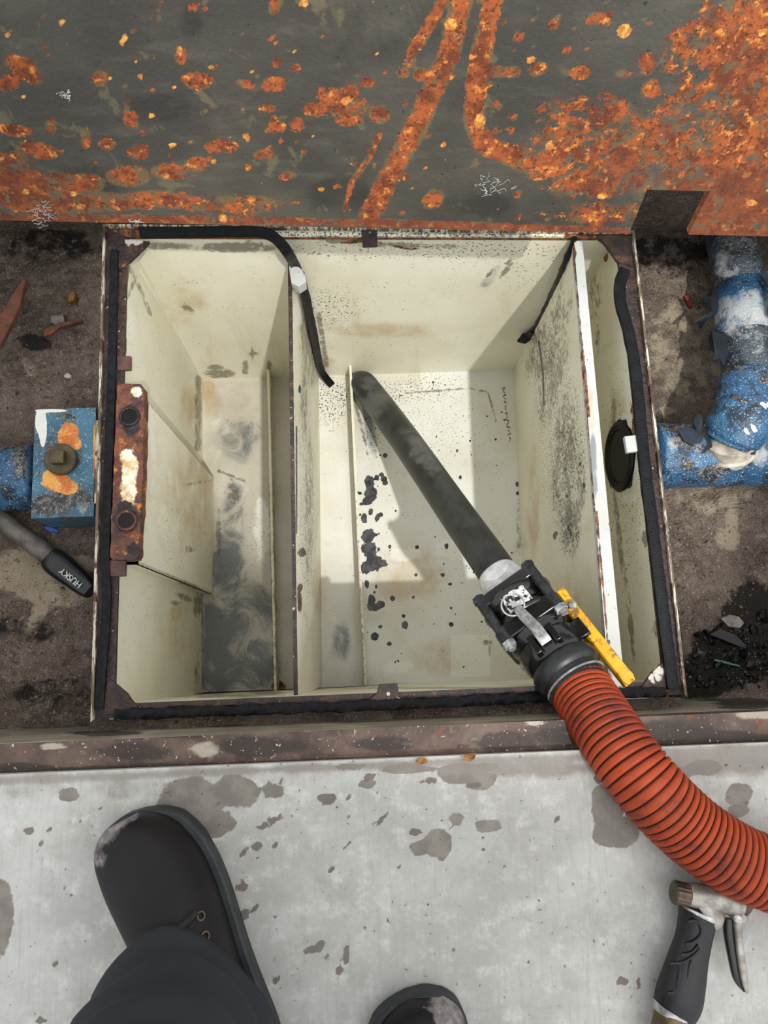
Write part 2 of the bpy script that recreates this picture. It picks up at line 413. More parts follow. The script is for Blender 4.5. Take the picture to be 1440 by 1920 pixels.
def tube(g, P, R, seg=16, up=(0, 0, 1), flat=None, cap=True, power=2.0, rough=0.0):
    """sweep an (optionally flattened / squarish) section along P ; R scalar, or per point"""
    P = np.asarray(P, float); n = len(P)
    R = np.full(n, R) if np.isscalar(R) else np.asarray(R, float)
    T = np.gradient(P, axis=0); T /= np.linalg.norm(T, axis=1)[:, None] + 1e-12
    V = []; up = np.asarray(up, float)
    prev = None
    for i in range(n):
        s = np.cross(T[i], up)
        if np.linalg.norm(s) < 0.15:
            s = prev if prev is not None else np.cross(T[i], (1, 0.01, 0))
            s = s - T[i] * (s @ T[i])
        s /= np.linalg.norm(s)
        if prev is not None and s @ prev < 0 and flat is None: s = -s
        prev = s
        b = np.cross(s, T[i])
        fl = 1.0 if flat is None else flat
        for k in range(seg):
            a = 2 * math.pi * k / seg
            ca, sa = math.cos(a), math.sin(a)
            ca = math.copysign(abs(ca) ** (2 / power), ca); sa = math.copysign(abs(sa) ** (2 / power), sa)
            rr = R[i] * (1 + rough * mnoise.noise(Vector(P[i] * 60 + np.array([ca, sa, 0]))))
            V.append(P[i] + rr * (ca * s + sa * fl * b))
    Fc = [(i * seg + k, i * seg + (k + 1) % seg, (i + 1) * seg + (k + 1) % seg, (i + 1) * seg + k)
          for i in range(n - 1) for k in range(seg)]
    if cap:
        Fc += [tuple(range(seg - 1, -1, -1)), tuple(range((n - 1) * seg, n * seg))]
    return g.add(V, Fc)

def cyl(g, a, b, r, seg=20, r2=None, bevel=0.0):
    a, b = np.asarray(a, float), np.asarray(b, float)
    r2 = r if r2 is None else r2
    if bevel:
        d = (b - a) / np.linalg.norm(b - a) * bevel
        tube(g, [a, a + d, b - d, b], [r - bevel, r, r2, r2 - bevel], seg, up=(0.3, 0.5, 0.8))
        # keep the bevel cones true: gradient of P is fine, all collinear
    else:
        tube(g, [a, b], [r, r2], seg, up=(0.3, 0.5, 0.8))

def torus(g, c, n, R, r, seg=32, ring=8, u=None):
    n = np.asarray(n, float); n /= np.linalg.norm(n)
    u = np.cross(n, (0.21, 0.43, 0.87)) if u is None else np.asarray(u, float)
    u /= np.linalg.norm(u); v = np.cross(n, u)
    V = []; Fc = []
    for i in range(seg):
        a = 2 * math.pi * i / seg
        d = math.cos(a) * u + math.sin(a) * v
        for k in range(ring):
            b = 2 * math.pi * k / ring
            V.append(np.asarray(c) + d * (R + r * math.cos(b)) + n * r * math.sin(b))
    for i in range(seg):
        for k in range(ring):
            Fc.append((i * ring + k, ((i + 1) % seg) * ring + k, ((i + 1) % seg) * ring + (k + 1) % ring, i * ring + (k + 1) % ring))
    g.add(V, Fc)

def obj(name, g, mat, parent=None, smooth=False, bevel=None, label=None, sharp=35):
    me = bpy.data.meshes.new(name)
    me.from_pydata(g.v, [], g.f)
    bm = bmesh.new(); bm.from_mesh(me)
    bmesh.ops.remove_doubles(bm, verts=bm.verts, dist=1e-6)
    bmesh.ops.recalc_face_normals(bm, faces=bm.faces)
    bm.to_mesh(me); bm.free()
    me.materials.append(mat)
    if smooth:
        me.polygons.foreach_set('use_smooth', [True] * len(me.polygons))
        me.set_sharp_from_angle(angle=math.radians(sharp))
    o = bpy.data.objects.new(name, me)
    COL.objects.link(o)
    if parent is not None:
        o.parent = parent
        base = Vector((0, 0, 0)); q = parent
        while q is not None:
            base += q.location; q = q.parent
        o.location = -base
    if bevel:
        b = o.modifiers.new('edge', 'BEVEL'); b.width = bevel; b.segments = 2; b.limit_method = 'ANGLE'; b.angle_limit = math.radians(40)
        me.polygons.foreach_set('use_smooth', [True] * len(me.polygons))
        me.set_sharp_from_angle(angle=math.radians(35))
    if label: o['label'] = label
    return o

def thing(name, label, cat, loc=(0, 0, 0), group=None):
    o = bpy.data.objects.new(name, None)
    o.empty_display_size = 0.05
    COL.objects.link(o)
    o.location = Vector([float(k) for k in loc]); o['label'] = label; o['category'] = cat
    if group: o['group'] = group
    return o
def tag(o, label, cat, group=None):
    o['label'] = label; o['category'] = cat
    if group: o['group'] = group
    return o
def structure(o):
    o['kind'] = 'structure'
    return o

def stains(o, **layers):
    """bake stain strength per vertex; blobs are given where the photo shows them on this surface.
    blob = (px, py, rx, ry[, angle, strength]) ; ('l', [(px,py)...], width[, strength])"""
    me = o.data
    n = len(me.vertices)
    co = np.empty(n * 3, np.float64); me.vertices.foreach_get('co', co)
    P = PX(co.reshape(-1, 3))
    for name, blobs in layers.items():
        val = np.zeros(n)
        for b in blobs:
            if b[0] == 'l':
                d = np.full(n, 1e9); pts = np.asarray(b[1], float)
                for a, c in zip(pts[:-1], pts[1:]):
                    e = c - a; t = np.clip(((P - a) @ e) / (e @ e), 0, 1)
                    d = np.minimum(d, np.linalg.norm(P - a - t[:, None] * e, axis=1))
                d = d / b[2]; s = b[3] if len(b) > 3 else 1
            elif b[0] == 'r':           # rectangle x0,y0,x1,y1,soft,strength
                dx = np.maximum(b[1] - P[:, 0], P[:, 0] - b[3]); dy = np.maximum(b[2] - P[:, 1], P[:, 1] - b[4])
                d = 1 + np.maximum(dx, dy) / b[5]; s = b[6] if len(b) > 6 else 1
            else:
                a = math.radians(b[4]) if len(b) > 4 else 0
                s = b[5] if len(b) > 5 else 1
                x = P[:, 0] - b[0]; y = P[:, 1] - b[1]
                d = np.hypot((x * math.cos(a) + y * math.sin(a)) / b[2], (-x * math.sin(a) + y * math.cos(a)) / b[3])
            val = np.maximum(val, s * np.clip((1.4 - d) / 0.8, 0, 1))
        at = me.attributes.new(name, 'FLOAT', 'POINT')
        at.data.foreach_set('value', val.astype(np.float32))
    return o

def relief(o, fn):
    """real bumps: move every vertex along z by fn(x, y)"""
    for v in o.data.vertices:
        v.co.z += fn(v.co.x, v.co.y)

def fbm(x, y, s, o=4, seed=0.0):
    return mnoise.fractal(Vector((x * s, y * s, seed)), 1.0, 2.0, o)

# ================================================================== THE SETTING
LEDGE = 0.080; FLOOR = 0.095; PITZ = -0.125
XL, XR = -0.30, 1.16            # side walls of the pit
YF, YB = -0.012, 0.775

# concrete floor in front of the pit
g = Geo()
slab(g, (-0.9, -1.5, FLOOR), (1.8, -1.5, FLOOR), (1.8, -0.047, FLOOR), (-0.9, -0.0545 + 0.010, FLOOR), 380, 210, (0, 0, -0.06))
fl = structure(obj('floor', g, MAT['concrete']))
wet = [(360, 1500, 62, 46), (330, 1525, 44, 40), (440, 1485, 46, 30), (400, 1545, 40, 26), (350, 1580, 22, 20), (515, 1484, 22, 14), (505, 1478, 14, 14),
       (-10, 1720, 34, 76), (1140, 1520, 30, 28), (1155, 1560, 42, 30), (1130, 1490, 22, 20), (1385, 1490, 26, 22), (1385, 1520, 20, 12),
       (820, 1580, 26, 26), (855, 1535, 16, 14), (790, 1590, 22, 10), (830, 1600, 10, 14), (915, 1548, 26, 12), (600, 1775, 16, 10, -30), (585, 1782, 18, 9),
       (688, 1470, 16, 10), (860, 1455, 44, 12), (900, 1470, 24, 12), (760, 1440, 70, 8), (660, 1440, 40, 7), (880, 1440, 60, 10), (1250, 1450, 50, 20), (1320, 1440, 40, 16),
       (130, 1490, 22, 14), (915, 1460, 16, 10), (650, 1790, 8, 18), (615, 1790, 8, 6)]
stn = [(612, 1500, 18, 12), (500, 1545, 26, 7, -15), (525, 1532, 14, 6, -30), (480, 1590, 12, 9), (455, 1660, 14, 12), (458, 1715, 12, 10), (515, 1585, 8, 5),
       (620, 1625, 6, 5), (855, 1775, 6, 8), (850, 1880, 6, 4), (900, 1725, 8, 5), (800, 1465, 16, 6), (890, 1475, 16, 6), (1130, 1460, 16, 10),
       (455, 1600, 6, 10), (103, 1810, 4, 4), (640, 1815, 8, 14), (1165, 1840, 10, 10), (1195, 1845, 8, 8), (1190, 1860, 8, 5), (690, 1460, 10, 8), (55, 1560, 12, 4),
       (780, 1562, 16, 4), (710, 1540, 4, 4), (750, 1620, 5, 4), (930, 1600, 4, 4), (1010, 1650, 4, 4), (75, 1915, 14, 5), (560, 1690, 8, 6), (480, 1700, 6, 5), (515, 1840, 5, 5)]
for _ in range(70):
    stn.append((random.uniform(0, 1440), random.uniform(1450, 1600), random.uniform(2.5, 7), random.uniform(2, 5), random.uniform(0, 180), 0.9))
stains(fl, wet=wet, stain=stn, grime=[('l', [(0, 1462), (720, 1436), (1440, 1405)], 9, 1.0), ('r', 0, 1450, 330, 1500, 40, 0.45), (1000, 1440, 130, 16), (1350, 1425, 130, 26)])

g = Geo()
slab(g, (-0.9, -0.045, FLOOR), (XL - 0.02, -0.045, FLOOR), (XL - 0.02, 1.9, FLOOR), (-0.9, 1.9, FLOOR), 60, 160, (0, 0, -0.06))
slab(g, (XR + 0.02, -0.045, FLOOR), (1.8, -0.045, FLOOR), (1.8, 1.9, FLOOR), (XR + 0.02, 1.9, FLOOR), 60, 160, (0, 0, -0.06))
slab(g, (XL - 0.02, YB + 0.02, FLOOR), (XR + 0.02, YB + 0.02, FLOOR), (XR + 0.02, 1.9, FLOOR), (XL - 0.02, 1.9, FLOOR), 120, 100, (0, 0, -0.06))
f2 = structure(obj('floor_back', g, MAT['concrete'])); stains(f2, wet=[], stain=[], grime=[])

# steel frame ledge and riser round the pit (front)
g = Geo()
slab(g, (-0.9, -0.047, LEDGE), (1.8, -0.047, LEDGE), (1.8, YF + 0.002, LEDGE), (-0.9, YF - 0.002, LEDGE), 420, 10, (0, 0, -0.03))
slab(g, (-0.9, -0.0475, FLOOR), (1.8, -0.0475, FLOOR), (1.8, -0.0445, LEDGE), (-0.9, -0.0445, LEDGE), 420, 3, (0, -0.004, -0.002))
fr = structure(obj('trim_1', g, MAT['frame']))
pale = [(385, 1405, 24, 14), (895, 1385, 8, 6), (580, 1365, 10, 5), (760, 1395, 14, 6), (100, 1400, 24, 6), (1420, 1340, 40, 8), (1000, 1355, 20, 5)]
grm = [(250, 1410, 70, 16), (480, 1400, 90, 20), (720, 1395, 60, 14), (940, 1390, 60, 18), (1060, 1380, 50, 18), (1250, 1375, 80, 22, 0), (1380, 1385, 90, 14), (350, 1380, 50, 5),
       ('l', [(0, 1447), (720, 1424), (1440, 1394)], 5, 0.9), (40, 1440, 60, 8)]
stains(fr, pale=pale, grime=grm)

# pit walls
g = Geo()
slab(g, (-0.9, YF, LEDGE - 0.001), (1.8, YF, LEDGE - 0.001), (1.8, YF + 0.004, PITZ - 0.1), (-0.9, YF + 0.004, PITZ - 0.1), 300, 24, (0, -0.03, 0))
w = structure(obj('wall_front', g, MAT['pitwall']))
stains(w, grime=[(60, 1355, 120, 10), (200, 1375, 70, 5), (1330, 1305, 70, 10), (1400, 1320, 60, 10), (700, 1340, 200, 4), (400, 1358, 60, 5)])
for nm, a, b, off in (('wall_back', (XL, YB, FLOOR), (XR, YB, FLOOR), (0, 0.03, 0)),
                      ('wall_left', (XL, YF, FLOOR), (XL, YB, FLOOR), (-0.03, 0, 0)),
                      ('wall_right', (XR, YF, FLOOR), (XR, YB, FLOOR), (0.03, 0, 0))):
    g = Geo()
    lo = (0, 0, PITZ - 0.1 - FLOOR)
    slab(g, a, b, np.add(b, lo), np.add(a, lo), 120, 24, off)
    w = structure(obj(nm, g, MAT['dirt'])); stains(w, pale=[], sludge=[])

# dirt floor of the pit, round the tank
TX0, TX1, TY0, TY1 = -0.012, 0.785, -0.004, 0.722      # hole for the tank
def dirt_patch(nm, x0, x1, y0, y1, zl, zr, seed, amp):
    g = Geo()
    nx = max(2, int((x1 - x0) / 0.0045)); ny = max(2, int((y1 - y0) / 0.0045))
    grid(g, (x0, y0, zl), (x1, y0, zr), (x1, y1, zr), (x0, y1, zl), nx, ny)
    o = structure(obj(nm, g, MAT['dirt'], smooth=True, sharp=180))
    def h(x, y):
        lump = fbm(x, y, 14, 5, seed) * amp + abs(fbm(x, y, 45, 4, seed + 3)) * amp * 0.6
        return lump
    relief(o, h)
    return o
d1 = dirt_patch('floor_pit_left', XL, TX0, YF, YB, -0.105, -0.105, 1.3, 0.015)
stains(d1, pale=[(60, 1090, 110, 36, 10), (40, 1060, 60, 30), (130, 1060, 60, 20), (70, 1150, 50, 14, -60, 0.8), (60, 700, 60, 12, 60, 0.5)], sludge=[(60, 640, 40, 16, 10, 0.8), (90, 455, 120, 40, 0, 0.5), (40, 1180, 70, 30, 0, 0.55), (100, 1300, 80, 40, 0, 0.5)])  # large pale blobs paint a lit area; topmost sludge blob paints shade
d2 = dirt_patch('floor_pit_right', TX1, XR, YF, YB, -0.135, -0.125, 7.7, 0.008)
stains(d2, pale=[(1365, 940, 20, 12), (1365, 1010, 22, 22), (1370, 975, 14, 30, 0, 0.8), (1250, 770, 20, 10, 0, 0.8), (1290, 640, 90, 120, 0, 0.5), (1340, 930, 80, 40, 0, 0.45)],  # largest pale blob paints light onto the ground left of the riser
       sludge=[(1400, 1230, 100, 60), (1330, 1260, 80, 40), (1420, 1150, 60, 60), (1300, 1290, 60, 20), (1260, 480, 100, 40, 0, 0.6)])  # last sludge blob is shade near the cover, put into the colour
d3 = dirt_patch('floor_pit_back', TX0, TX1, TY1, YB, -0.1, -0.12, 4.1, 0.006)
stains(d3, pale=[], sludge=[])

d4 = dirt_patch('floor_pit_front', TX0, TX1, YF, 0.003, -0.02, -0.02, 9.2, 0.004)
stains(d4, pale=[], sludge=[])

# ================================================================== THE TANK
RB = [U(200, 428, 0), U(178, 1348, 0), U(1280, 1302, 0), U(1183, 440, 0)]     # rim corners BL FL FR BR
FLZ = -0.515
WT = 0.006
def at(o, z): return np.array([o[0], o[1], z])
# inner top corners of the walls
iBL = np.array([0.018, 0.700, -0.002]); iFL = np.array([0.024, 0.024, -0.002])
iFR = np.array([0.758, 0.026, -0.002]); iBR = np.array([0.759, 0.688, -0.002])
bBL = U(380, 712, FLZ); bFL = U(382, 1300, FLZ)
bFR = np.array([0.745, 0.018, FLZ]); bBR = np.array([0.745, 0.688, FLZ])
rp_b, rp_f = U(963, 692, FLZ), U(987, 1272, FLZ)
tank = thing('grease_interceptor_tank', 'open cream-painted steel tank with three compartments sunk in the dirty pit', 'tank', (0.38, 0.35, FLZ - 0.006))

def tank_part(name, corners, nu, nv, off, mat=MAT['paint'], **st):
    g = Geo(); slab(g, *corners, nu, nv, off)
    o = obj(name, g, mat, tank)
    base = {'warm': [], 'white': [], 'scuff': [], 'dirt': [], 'rust': [], 'specks': [], 'chip': []}
    base.update(st)
    stains(o, **base)
    return o
EXT=0.03
def ex(p, dx, dy): return p + np.array([dx*EXT, dy*EXT, 0])
cpb_b, cpb_f = U(598, 703, FLZ), U(604, 1285, FLZ)          # centre partition foot
# floors: one sheet, split where the partition stands
mid_b, mid_f = U(596, 703, FLZ), U(602, 1285, FLZ)
chips = [(693, 905, 9, 14), (695, 925, 11, 16), (688, 940, 9, 8), (690, 1005, 12, 14), (692, 1030, 14, 14), (700, 1055, 16, 16), (712, 1057, 14, 8), (686, 1065, 10, 12),
         (715, 890, 5, 5), (720, 898, 6, 6), (722, 905, 5, 5), (706, 896, 5, 6), (695, 960, 5, 7), (683, 972, 6, 10), (708, 970, 5, 9, 30), (714, 965, 4, 5),
         (697, 1125, 7, 10), (700, 1138, 12, 8), (714, 1133, 8, 7), (688, 1095, 4, 8), (757, 1155, 4, 4), (759, 1172, 6, 8), (703, 1194, 7, 9), (730, 1207, 5, 4),
         (736, 1122, 5, 5), (713, 1175, 4, 3), (846, 1171, 5, 5), (830, 1078, 4, 4), (782, 1026, 4, 4), (837, 1024, 4, 5), (844, 1095, 4, 3), (722, 854, 4, 4), (705, 1100, 3, 4),
         (863, 895, 3, 4), (857, 845, 2.5, 3), (970, 908, 3, 5), (971, 925, 4, 4), (780, 1078, 3, 3), (710, 1030, 3, 4), (731, 1025, 3, 4), (742, 958, 2.5, 2.5), (675, 925, 4, 3), (678, 945, 4, 3),
         (705, 1003, 4, 3), (702, 1110, 3, 3), (846, 1140, 2.5, 2.5), (775, 1120, 2.5, 2.5)]
for _ in range(60):
    chips.append((random.uniform(670, 960), random.uniform(715, 1260), random.uniform(1.2, 2.4), random.uniform(1.2, 2.4)))
tank_part('tank_floor', (ex(mid_f, 0, -1), ex(bFR, .5, -1), ex(bBR, .5, 1), ex(mid_b, 0, 1)), 230, 290, (0, 0, -0.006), MAT['paint_floor'], chip=chips,
          specks=[(720, 740, 60, 30, 0, 0.7), (800, 730, 80, 30, 0, 0.6), (620, 750, 40, 50, 0, 0.9), (700, 800, 20, 60, 0, 0.7), (800, 800, 120, 80, 0, 0.35)],
          white=[(870, 1030, 50, 18), (760, 1040, 30, 14, 0, 0.7), ('r', 845, 1190, 918, 1268, 6, 0.9), (750, 1250, 26, 14), (620, 1190, 20, 60, 0, 0.4)],
          warm=[(760, 1080, 80, 60, 0, 0.5), (830, 1230, 60, 40, 0, 0.4)],
          scuff=[(690, 790, 10, 60, -12, 0.7), (640, 1205, 18, 36, 0, 0.6)],
          dirt=[('l', [(760, 737), (880, 728), (915, 735), (930, 790)], 1.6, 0.8), ('l', [(660, 730), (690, 850)], 3, 0.7), (915, 1205, 9, 5, 0, 0.8), (918, 1218, 3, 12, 0, 0.8), (975, 960, 6, 90, 2, 0.5)])
tank_part('tank_floor', (ex(bFL, -1, -1), ex(mid_f, 0, -1), ex(mid_b, 0, 1), ex(bBL, -1, 1)), 110, 290, (0, 0, -0.006), MAT['paint_grey'],
          scuff=[(420, 1230, 60, 80), (460, 1160, 50, 60, 0, 0.9), (430, 1060, 30, 90, 0, 0.8), (480, 1240, 40, 60, 0, 0.9), (440, 950, 22, 40, 0, 0.7), (400, 1180, 22, 60, 0, 1.0), (450, 800, 40, 70, 0, 0.4)],
          dirt=[('l', [(410, 883), (458, 902)], 2.4), (410, 1000, 5, 40, 0, 0.9), (434, 905, 8, 10, 0, 0.6), (440, 930, 12, 14, 0, 0.6), ('l', [(505, 712), (516, 1295)], 4, 0.7)],
          warm=[(388, 730, 14, 20), (400, 760, 20, 30, 0, 0.5)], specks=[(450, 1100, 60, 200, 0, 0.3)], rust=[(523, 1285, 14, 9)],
          white=[(490, 1000, 16, 60, 0, 0.7), (410, 800, 22, 90, 0, 0.35)])
# walls
tank_part('tank_wall', (iBL, iBR, bBR, bBL), 290, 160, (0, WT, 0), warm=[(720, 620, 120, 16, 0, 0.55), (640, 600, 60, 40, 0, 0.4), (600, 680, 30, 14, 0, 0.5), (340, 560, 60, 60, 0, 0.4)],
          dirt=[(300, 462, 60, 7), (440, 464, 70, 8), (650, 452, 40, 5), (740, 460, 60, 5, 0, 0.9), (830, 462, 50, 4, 0, 0.8), (470, 462, 24, 10), (950, 505, 18, 4, -50), (920, 510, 12, 3, -50), (955, 490, 8, 3, -50),
                (410, 700, 26, 8), (405, 690, 14, 6), (460, 690, 6, 14), (473, 662, 3, 12), (475, 663, 10, 3), (505, 685, 5, 8), ('l', [(597, 590), (605, 640), (612, 684)], 4.5, 0.85), (352, 580, 14, 6, 30, 0.6)],  # the long slanting line is a darker streak beside the hanging strip
          specks=[(620, 580, 60, 40, 0, 0.7), (850, 470, 200, 20, 0, 0.6), (640, 470, 120, 20, 0, 0.5), (1000, 500, 60, 60, 0, 0.35)],
          rust=[('l', [(640, 455), (700, 452), (770, 468), (810, 462)], 2.5, 0.75), (665, 452, 16, 3, 0, 0.8)], scuff=[(920, 520, 30, 10, -50, 0.4)])
tank_part('tank_wall', (iFL, iFR, bFR, bFL), 240, 60, (0, -WT, 0), dirt=[(430, 1305, 90, 4, 0, 0.7), (500, 1300, 30, 4), (800, 1290, 160, 2, 0, 0.7)], warm=[(640, 1298, 80, 12, 0, 0.5)])
tank_part('tank_wall', (iFL, iBL, bBL, bFL), 240, 160, (-WT, 0, 0), rust=[('l', [(236, 500), (228, 560), (230, 640), (228, 690)], 7), ('l', [(215, 1080), (210, 1180), (203, 1270)], 4), (232, 520, 8, 30), (232, 600, 6, 40, 0, 0.8)],
          dirt=[('l', [(372, 710), (371, 840)], 6, 0.9), ('l', [(255, 520), (238, 560)], 3, 0.7), ('l', [(242, 500), (262, 540), (282, 590)], 3.5, 0.6), (345, 1120, 16, 6, 20), (370, 1135, 8, 20, 0, 0.9), (330, 1130, 10, 5, 0, 0.8), ('l', [(379, 1110), (380, 1290)], 2, 0.8), (370, 1260, 5, 30, 0, 0.6)],
          warm=[(350, 760, 20, 40, 0, 0.5), (330, 1150, 14, 20, 0, 0.6), (340, 1180, 60, 60, 0, 0.35)], white=[('l', [(262, 505), (380, 703)], 2.2, 0.9), (240, 600, 14, 60, 0, 0.5)])
rw = tank_part('tank_wall', (iFR, iBR, bBR, bFR), 240, 160, (WT, 0, 0),
          dirt=[(1115, 560, 12, 50, 5, 0.5), (1135, 480, 4, 8, 0, 1), (1160, 1000, 5, 90, -6, 0.55), (1180, 1150, 5, 90, -6, 0.55), (1210, 1010, 6, 14), (1150, 760, 6, 40, 0, 0.5), (1120, 640, 5, 30, 0, 0.5), (1230, 1180, 8, 16, 0, 0.7)],
          rust=[(1136, 482, 4, 8), (1180, 660, 4, 10), (1187, 765, 6, 14, 0, 0.8), (1190, 800, 6, 20, 0, 0.9), (1215, 950, 4, 8, 0, 0.8)],
          warm=[(1160, 760, 14, 30, 0, 0.5), (1150, 800, 12, 20, 0, 0.5)], specks=[(1170, 900, 50, 200, 0, 0.5)],
          white=[(1165, 790, 14, 14, 0, 0.7), (1195, 870, 6, 16), (1180, 935, 16, 10, 0, 0.6)])
# partitions
zc = -0.0604; zr = 0.0
ct_b, ct_f = U(545, 492, zc), U(557, 1311, zc)
g = Geo()
slab(g, ct_f + (-0.0045, 0, 0.001), ct_f + (0.0012, 0, 0.001), ct_b + (0.0012, 0, 0.001), ct_b + (-0.0045, 0, 0.001), 2, 60, (0, 0, -0.003))
obj('partition_edge', g, MAT['rim'], tank)
ct_b, ct_f = U(545, 492, zc), U(557, 1311, zc)
tank_part('partition', (ct_f, ct_b, cpb_b, cpb_f), 240, 160, (-0.004, 0, 0),
          rust=[('l', [(545, 500), (556, 1310)], 2.6, 0.9), (566, 1035, 7, 8), (563, 1100, 5, 6), (562, 1130, 4, 20, 0, 0.9)],
          chip=[(566, 1037, 8, 7), (562, 1104, 5, 5), (562, 730, 2.5, 8), (560, 1120, 2.5, 20), ('l', [(556, 800), (556, 1000)], 1.6)],
          dirt=[(575, 620, 12, 80, 2, 0.75), (585, 660, 10, 60, 2, 0.7), (570, 750, 6, 80, 0, 0.65), (580, 950, 8, 140, 0, 0.5)], warm=[(605, 1110, 10, 40), (600, 1100, 16, 60, 0, 0.6), (585, 600, 8, 60, 0, 0.5)],
          specks=[(575, 1000, 18, 160, 0, 0.9), (570, 800, 14, 120, 0, 0.7)], white=[(557, 580, 8, 20), (553, 600, 7, 20)])
rt_b, rt_f = U(1076, 452, zr), U(1143, 1294, zr)
rpf = tank_part('partition', (rt_f, rt_b, rp_b, rp_f), 240, 160, (0.005, 0, 0),
          dirt=[(1010, 660, 20, 60, 12, 0.55), (1035, 700, 24, 90, 10, 0.62), (1060, 850, 22, 120, 4, 0.62), (1070, 980, 18, 60, 0, 0.66), (1090, 900, 8, 60, 0, 0.5), (1050, 590, 20, 60, 10, 0.45)],
          specks=[(1020, 660, 30, 60, 10, 1.0), (1060, 860, 40, 120, 4, 1.0), (1065, 990, 24, 50, 0, 1.1), (1040, 760, 40, 100, 8, 0.7)],
          chip=[('l', [(1010, 640), (1018, 700), (1020, 760)], 1.6), (1066, 990, 2, 6), (1070, 1000, 2, 8), (1040, 1005, 3, 7), (1060, 880, 4, 4), (1095, 910, 3, 6), (1063, 930, 3, 3), (1043, 1000, 3, 4), (1088, 870, 3, 3)],
          warm=[(1000, 950, 14, 120, 0, 0.5), (1060, 1120, 40, 60, 0, 0.45)], rust=[('l', [(1075, 460), (1095, 700), (1118, 950), (1143, 1290)], 2.0, 0.8)])
# white angle along the right partition's top
g = Geo()
e = [U(1076, 452, 0.001), U(1143, 1294, 0.001), U(1172, 1294, 0.001), U(1092, 452, 0.001)]
slab(g, e[1], e[2], e[3], e[0], 8, 240, (0, 0, -0.012))
o = obj('partition_cap', g, MAT['paint_white'], tank, label='white painted flange on the right partition')
stains(o, warm=[(1105, 765, 8, 40, 0, 0.6), (1110, 790, 8, 20, 0, 0.6)], white=[], scuff=[(1112, 860, 6, 40, 0, 0.9), (1115, 900, 5, 40, 0, 0.8)], dirt=[], specks=[],
       rust=[('l', [(1074, 450), (1078, 520), (1090, 640), (1097, 700), (1104, 780)], 2.6, 1.0), (1075, 475, 5, 12), (1094, 690, 4, 8), (1143, 1285, 4, 8), ('l', [(1118, 960), (1140, 1220)], 1.8, 0.9)],
       chip=[(1076, 480, 3, 10), (1094, 693, 4, 5), (1140, 1205, 4, 6)])
# low weirs on the floor
for (pb, pf, h, lab) in (((655, 700), (682, 1283), 0.050, None), ((505, 708), (519, 1296), 0.045, None)):
    a, b = U(*pf, FLZ), U(*pb, FLZ)
    g = Geo()
    slab(g, a + (0, 0, h), b + (0, 0, h), b, a, 120, 10, (0.005, 0, 0))
    o = obj('floor_weir', g, MAT['paint'], tank)
    rustline = [('l', [(pb[0], pb[1]), (pf[0], pf[1])], 3, 0.62)]
    stains(o, warm=rustline, white=[], scuff=[], dirt=[('l', [pb, pf], 5, 0.58)], rust=[], specks=[], chip=[])
# inlet baffle box on the left wall
g = Geo()
zt_, zb_ = -0.02, -0.498
T = [U(272, 742, zt_), U(257, 1058, zt_)]
xb = 0.5 * (T[0][0] + T[1][0])
y1, y0 = T[0][1], T[1][1]
xin_t, xin_b = 0.020, 0.034
slab(g, (xb, y0, zt_), (xb, y1, zt_), (xb + 0.008, y1, zb_), (xb + 0.008, y0, zb_), 100, 140, (-0.004, 0, 0))
slab(g, (xin_t, y0, zt_), (xb, y0, zt_), (xb + 0.008, y0, zb_), (xin_b, y0, zb_), 12, 120, (0, 0.004, 0))
slab(g, (xin_t, y1, zt_), (xb, y1, zt_), (xb + 0.008, y1, zb_), (xin_b, y1, zb_), 12, 120, (0, -0.004, 0))
slab(g, (xin_t, y0, zt_), (xb, y0, zt_), (xb, y1, zt_), (xin_t, y1, zt_), 12, 80, (0, 0, -0.004))
o = obj('inlet_baffle', g, MAT['paint'], tank)
stains(o, warm=[(360, 930, 60, 100, 0, 0.55), (310, 960, 30, 100, 0, 0.35)], white=[(285, 850, 8, 80, 0, 0.6)], scuff=[], dirt=[(350, 1095, 30, 5, 20, 0.8), (320, 1080, 16, 4, 20, 0.7), (372, 905, 30, 3, -10, 0.5), (350, 1030, 14, 6, 0, 0.5)], rust=[], specks=[(340, 1000, 60, 80, 0, 0.3)], chip=[])

# rim flange : four flat bars, rusty on top with pale flaking outer edge
inn = [iBL, iFL, iFR, iBR]
flange_in = [np.array([iBL[0] + .002, iBL[1] - .002, 0]), np.array([iFL[0] + .002, iFL[1] + 0.0, 0]), np.array([iFR[0] - .002, iFR[1] + 0.0, 0]), np.array([iBR[0] - .002, iBR[1] - .002, 0])]
for k in range(4):
    a, b = RB[k], RB[(k + 1) % 4]; ia, ib = flange_in[k], flange_in[(k + 1) % 4]
    g = Geo(); slab(g, a, b, ib, ia, 200, 6, (0, 0, -0.006))
    fo = obj('rim_flange', g, MAT['paint'] if k == 3 else MAT['rim'], tank)
    if k == 3: stains(fo, dirt=[('l', [(200, 430), (480, 440)], 7, 0.7), ('l', [(500, 446), (1060, 446)], 3, 0.9), (900, 438, 160, 4, 0, 0.6)], warm=[], white=[], scuff=[], rust=[('r', 185, 420, 262, 470, 8, 1.0), ('r', 1060, 420, 1230, 470, 8, 1)], specks=[(700, 440, 400, 8, 0, 1)], chip=[])
    # pale standing lip round the outside
    cen = np.array([0.39, 0.35, 0]);
    def outw(p): d = p - cen; return p + np.array([math.copysign(0.0035, d[0]), math.copysign(0.0035, d[1]), 0])
    g = Geo()
    A, B = outw(a), outw(b)
    if k in (0, 2, 3):
        slab(g, A + (0, 0, 0.006), B + (0, 0, 0.006), b + (0, 0, 0.006), a + (0, 0, 0.006), 150, 1, (0, 0, -0.014))
        obj('rim_lip', g, MAT['rimedge'], tank)
